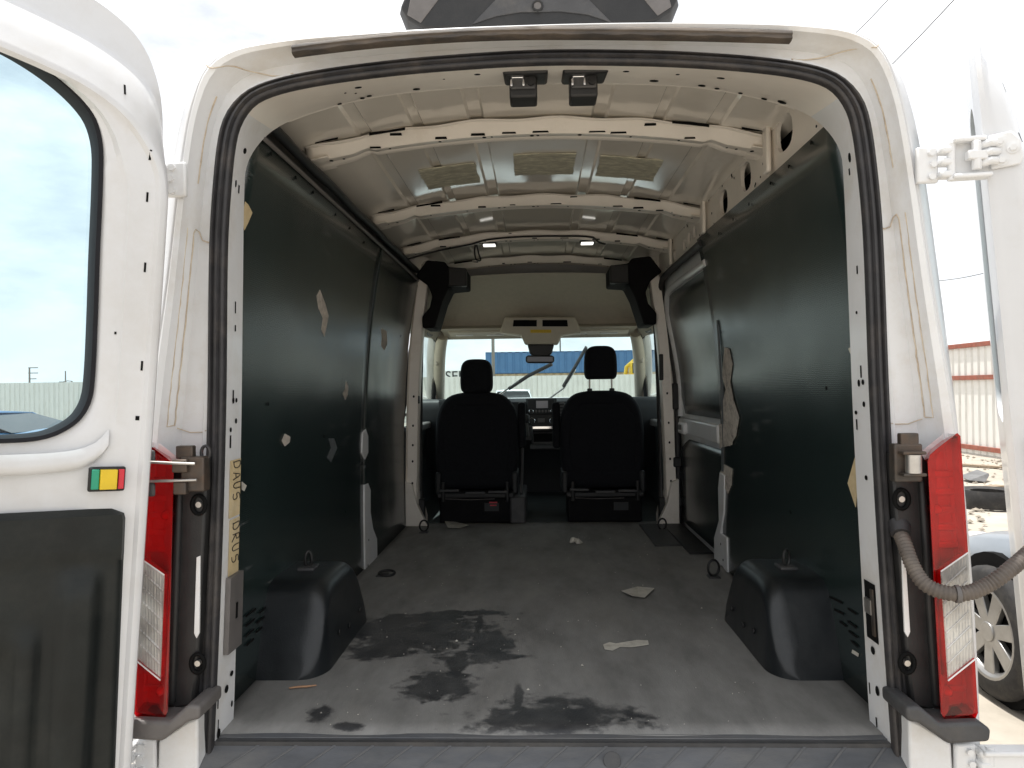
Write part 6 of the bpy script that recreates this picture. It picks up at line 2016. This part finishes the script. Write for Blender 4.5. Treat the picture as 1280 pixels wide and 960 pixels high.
# tyre lying by the right fence and scrap around it
tl0 = at(1233, VY, 9.6)
ty = MB()
rings = []
for k in range(33):
    a = 2 * math.pi * k / 32
    rings.append([Vector((tl0.x + (0.33 + pr) * math.cos(a), tl0.y + (0.33 + pr) * math.sin(a), z)) for pr, z in [(-.13, .02), (-.02, .0), (.0, .05), (.0, .17), (-.02, .22), (-.13, .20), (-.10, .11)]])
rings = [[Vector((p.x, p.y, p.z)) for p in r_] for r_ in rings]
tag(ty.loft([r_ + [r_[0]] for r_ in rings]).build("loose_tyre", TYREM, None, smooth=50), "worn black tyre lying on the gravel by the white fence", "tyre")
wd = MB().slab([at(1212, 606, 12.0), at(1236, 597, 12.2), at(1237, 600, 12.2), at(1232, 608, 12.0)], (0.05, 0.4, 0.02))
sw_ = M("grey_scrap_metal", (0.16, 0.16, 0.16), 0.6, metal=0.3, var=0.3, scale=6)
gz = min(v_[2] for v_ in wd.v)
wd.v = [(x, y, z - gz) for x, y, z in wd.v]
tag(wd.build("scrap_sheet", sw_, None, bevel=0.006), "bent grey scrap sheet lying on the gravel behind the loose tyre", "scrap")
# planks and a concrete lump in the gap beside the van
WOODP = M("weathered_plank", (0.26, 0.20, 0.14), 0.85, var=0.3, scale=14, stretch=(6, 0.6, 1))
for k, (px, d_, L_, az, lab) in enumerate([(1210, 11.0, 1.5, 0.5, "weathered plank lying on the gravel in front of the loose tyre"), (1222, 14.2, 1.2, -0.9, "short grey plank lying at the foot of the white fence")]):
    b_ = at(px, VY, d_)
    tag(MB().box((b_.x, b_.y, 0.02), (L_, 0.14, 0.035), Matrix.Rotation(az, 3, 'Z')).build("plank", WOODP, None, bevel=0.004), lab, "plank")
# gravel and rubble
gr = MB()
rnd = random.Random(5)
ico = [(0, 0, 1), (.9, 0, .1), (.28, .85, .1), (-.72, .53, .1), (-.72, -.53, .1), (.28, -.85, .1), (0, 0, -.5)]
icf = [(0, 1, 2), (0, 2, 3), (0, 3, 4), (0, 4, 5), (0, 5, 1), (6, 2, 1), (6, 3, 2), (6, 4, 3), (6, 5, 4), (6, 1, 5)]
for k in range(2600):
    if k % 4:
        x, y = rnd.uniform(4.0, 9.3), rnd.uniform(2.0, 26)
    else:
        x, y = rnd.uniform(-12, -1.8), rnd.uniform(-2, 20)
    s_ = rnd.uniform(0.012, 0.05) * (2.2 if rnd.random() < 0.06 else 1)
    a = rnd.uniform(0, 6.28)
    vs_ = []
    for (px, py, pz) in ico:
        j_ = rnd.uniform(.7, 1.3)
        vs_.append((x + s_ * j_ * (px * math.cos(a) - py * math.sin(a)), y + s_ * j_ * (px * math.sin(a) + py * math.cos(a)), s_ * .6 * pz * j_))
    gr.add(vs_, icf)
tag(gr.build("gravel", M("loose_stones", (0.27, 0.235, 0.19), 0.9, var=0.35, scale=3), None, weld=False), "loose stones and rubble scattered over the gravel yard", None, None, "stuff")
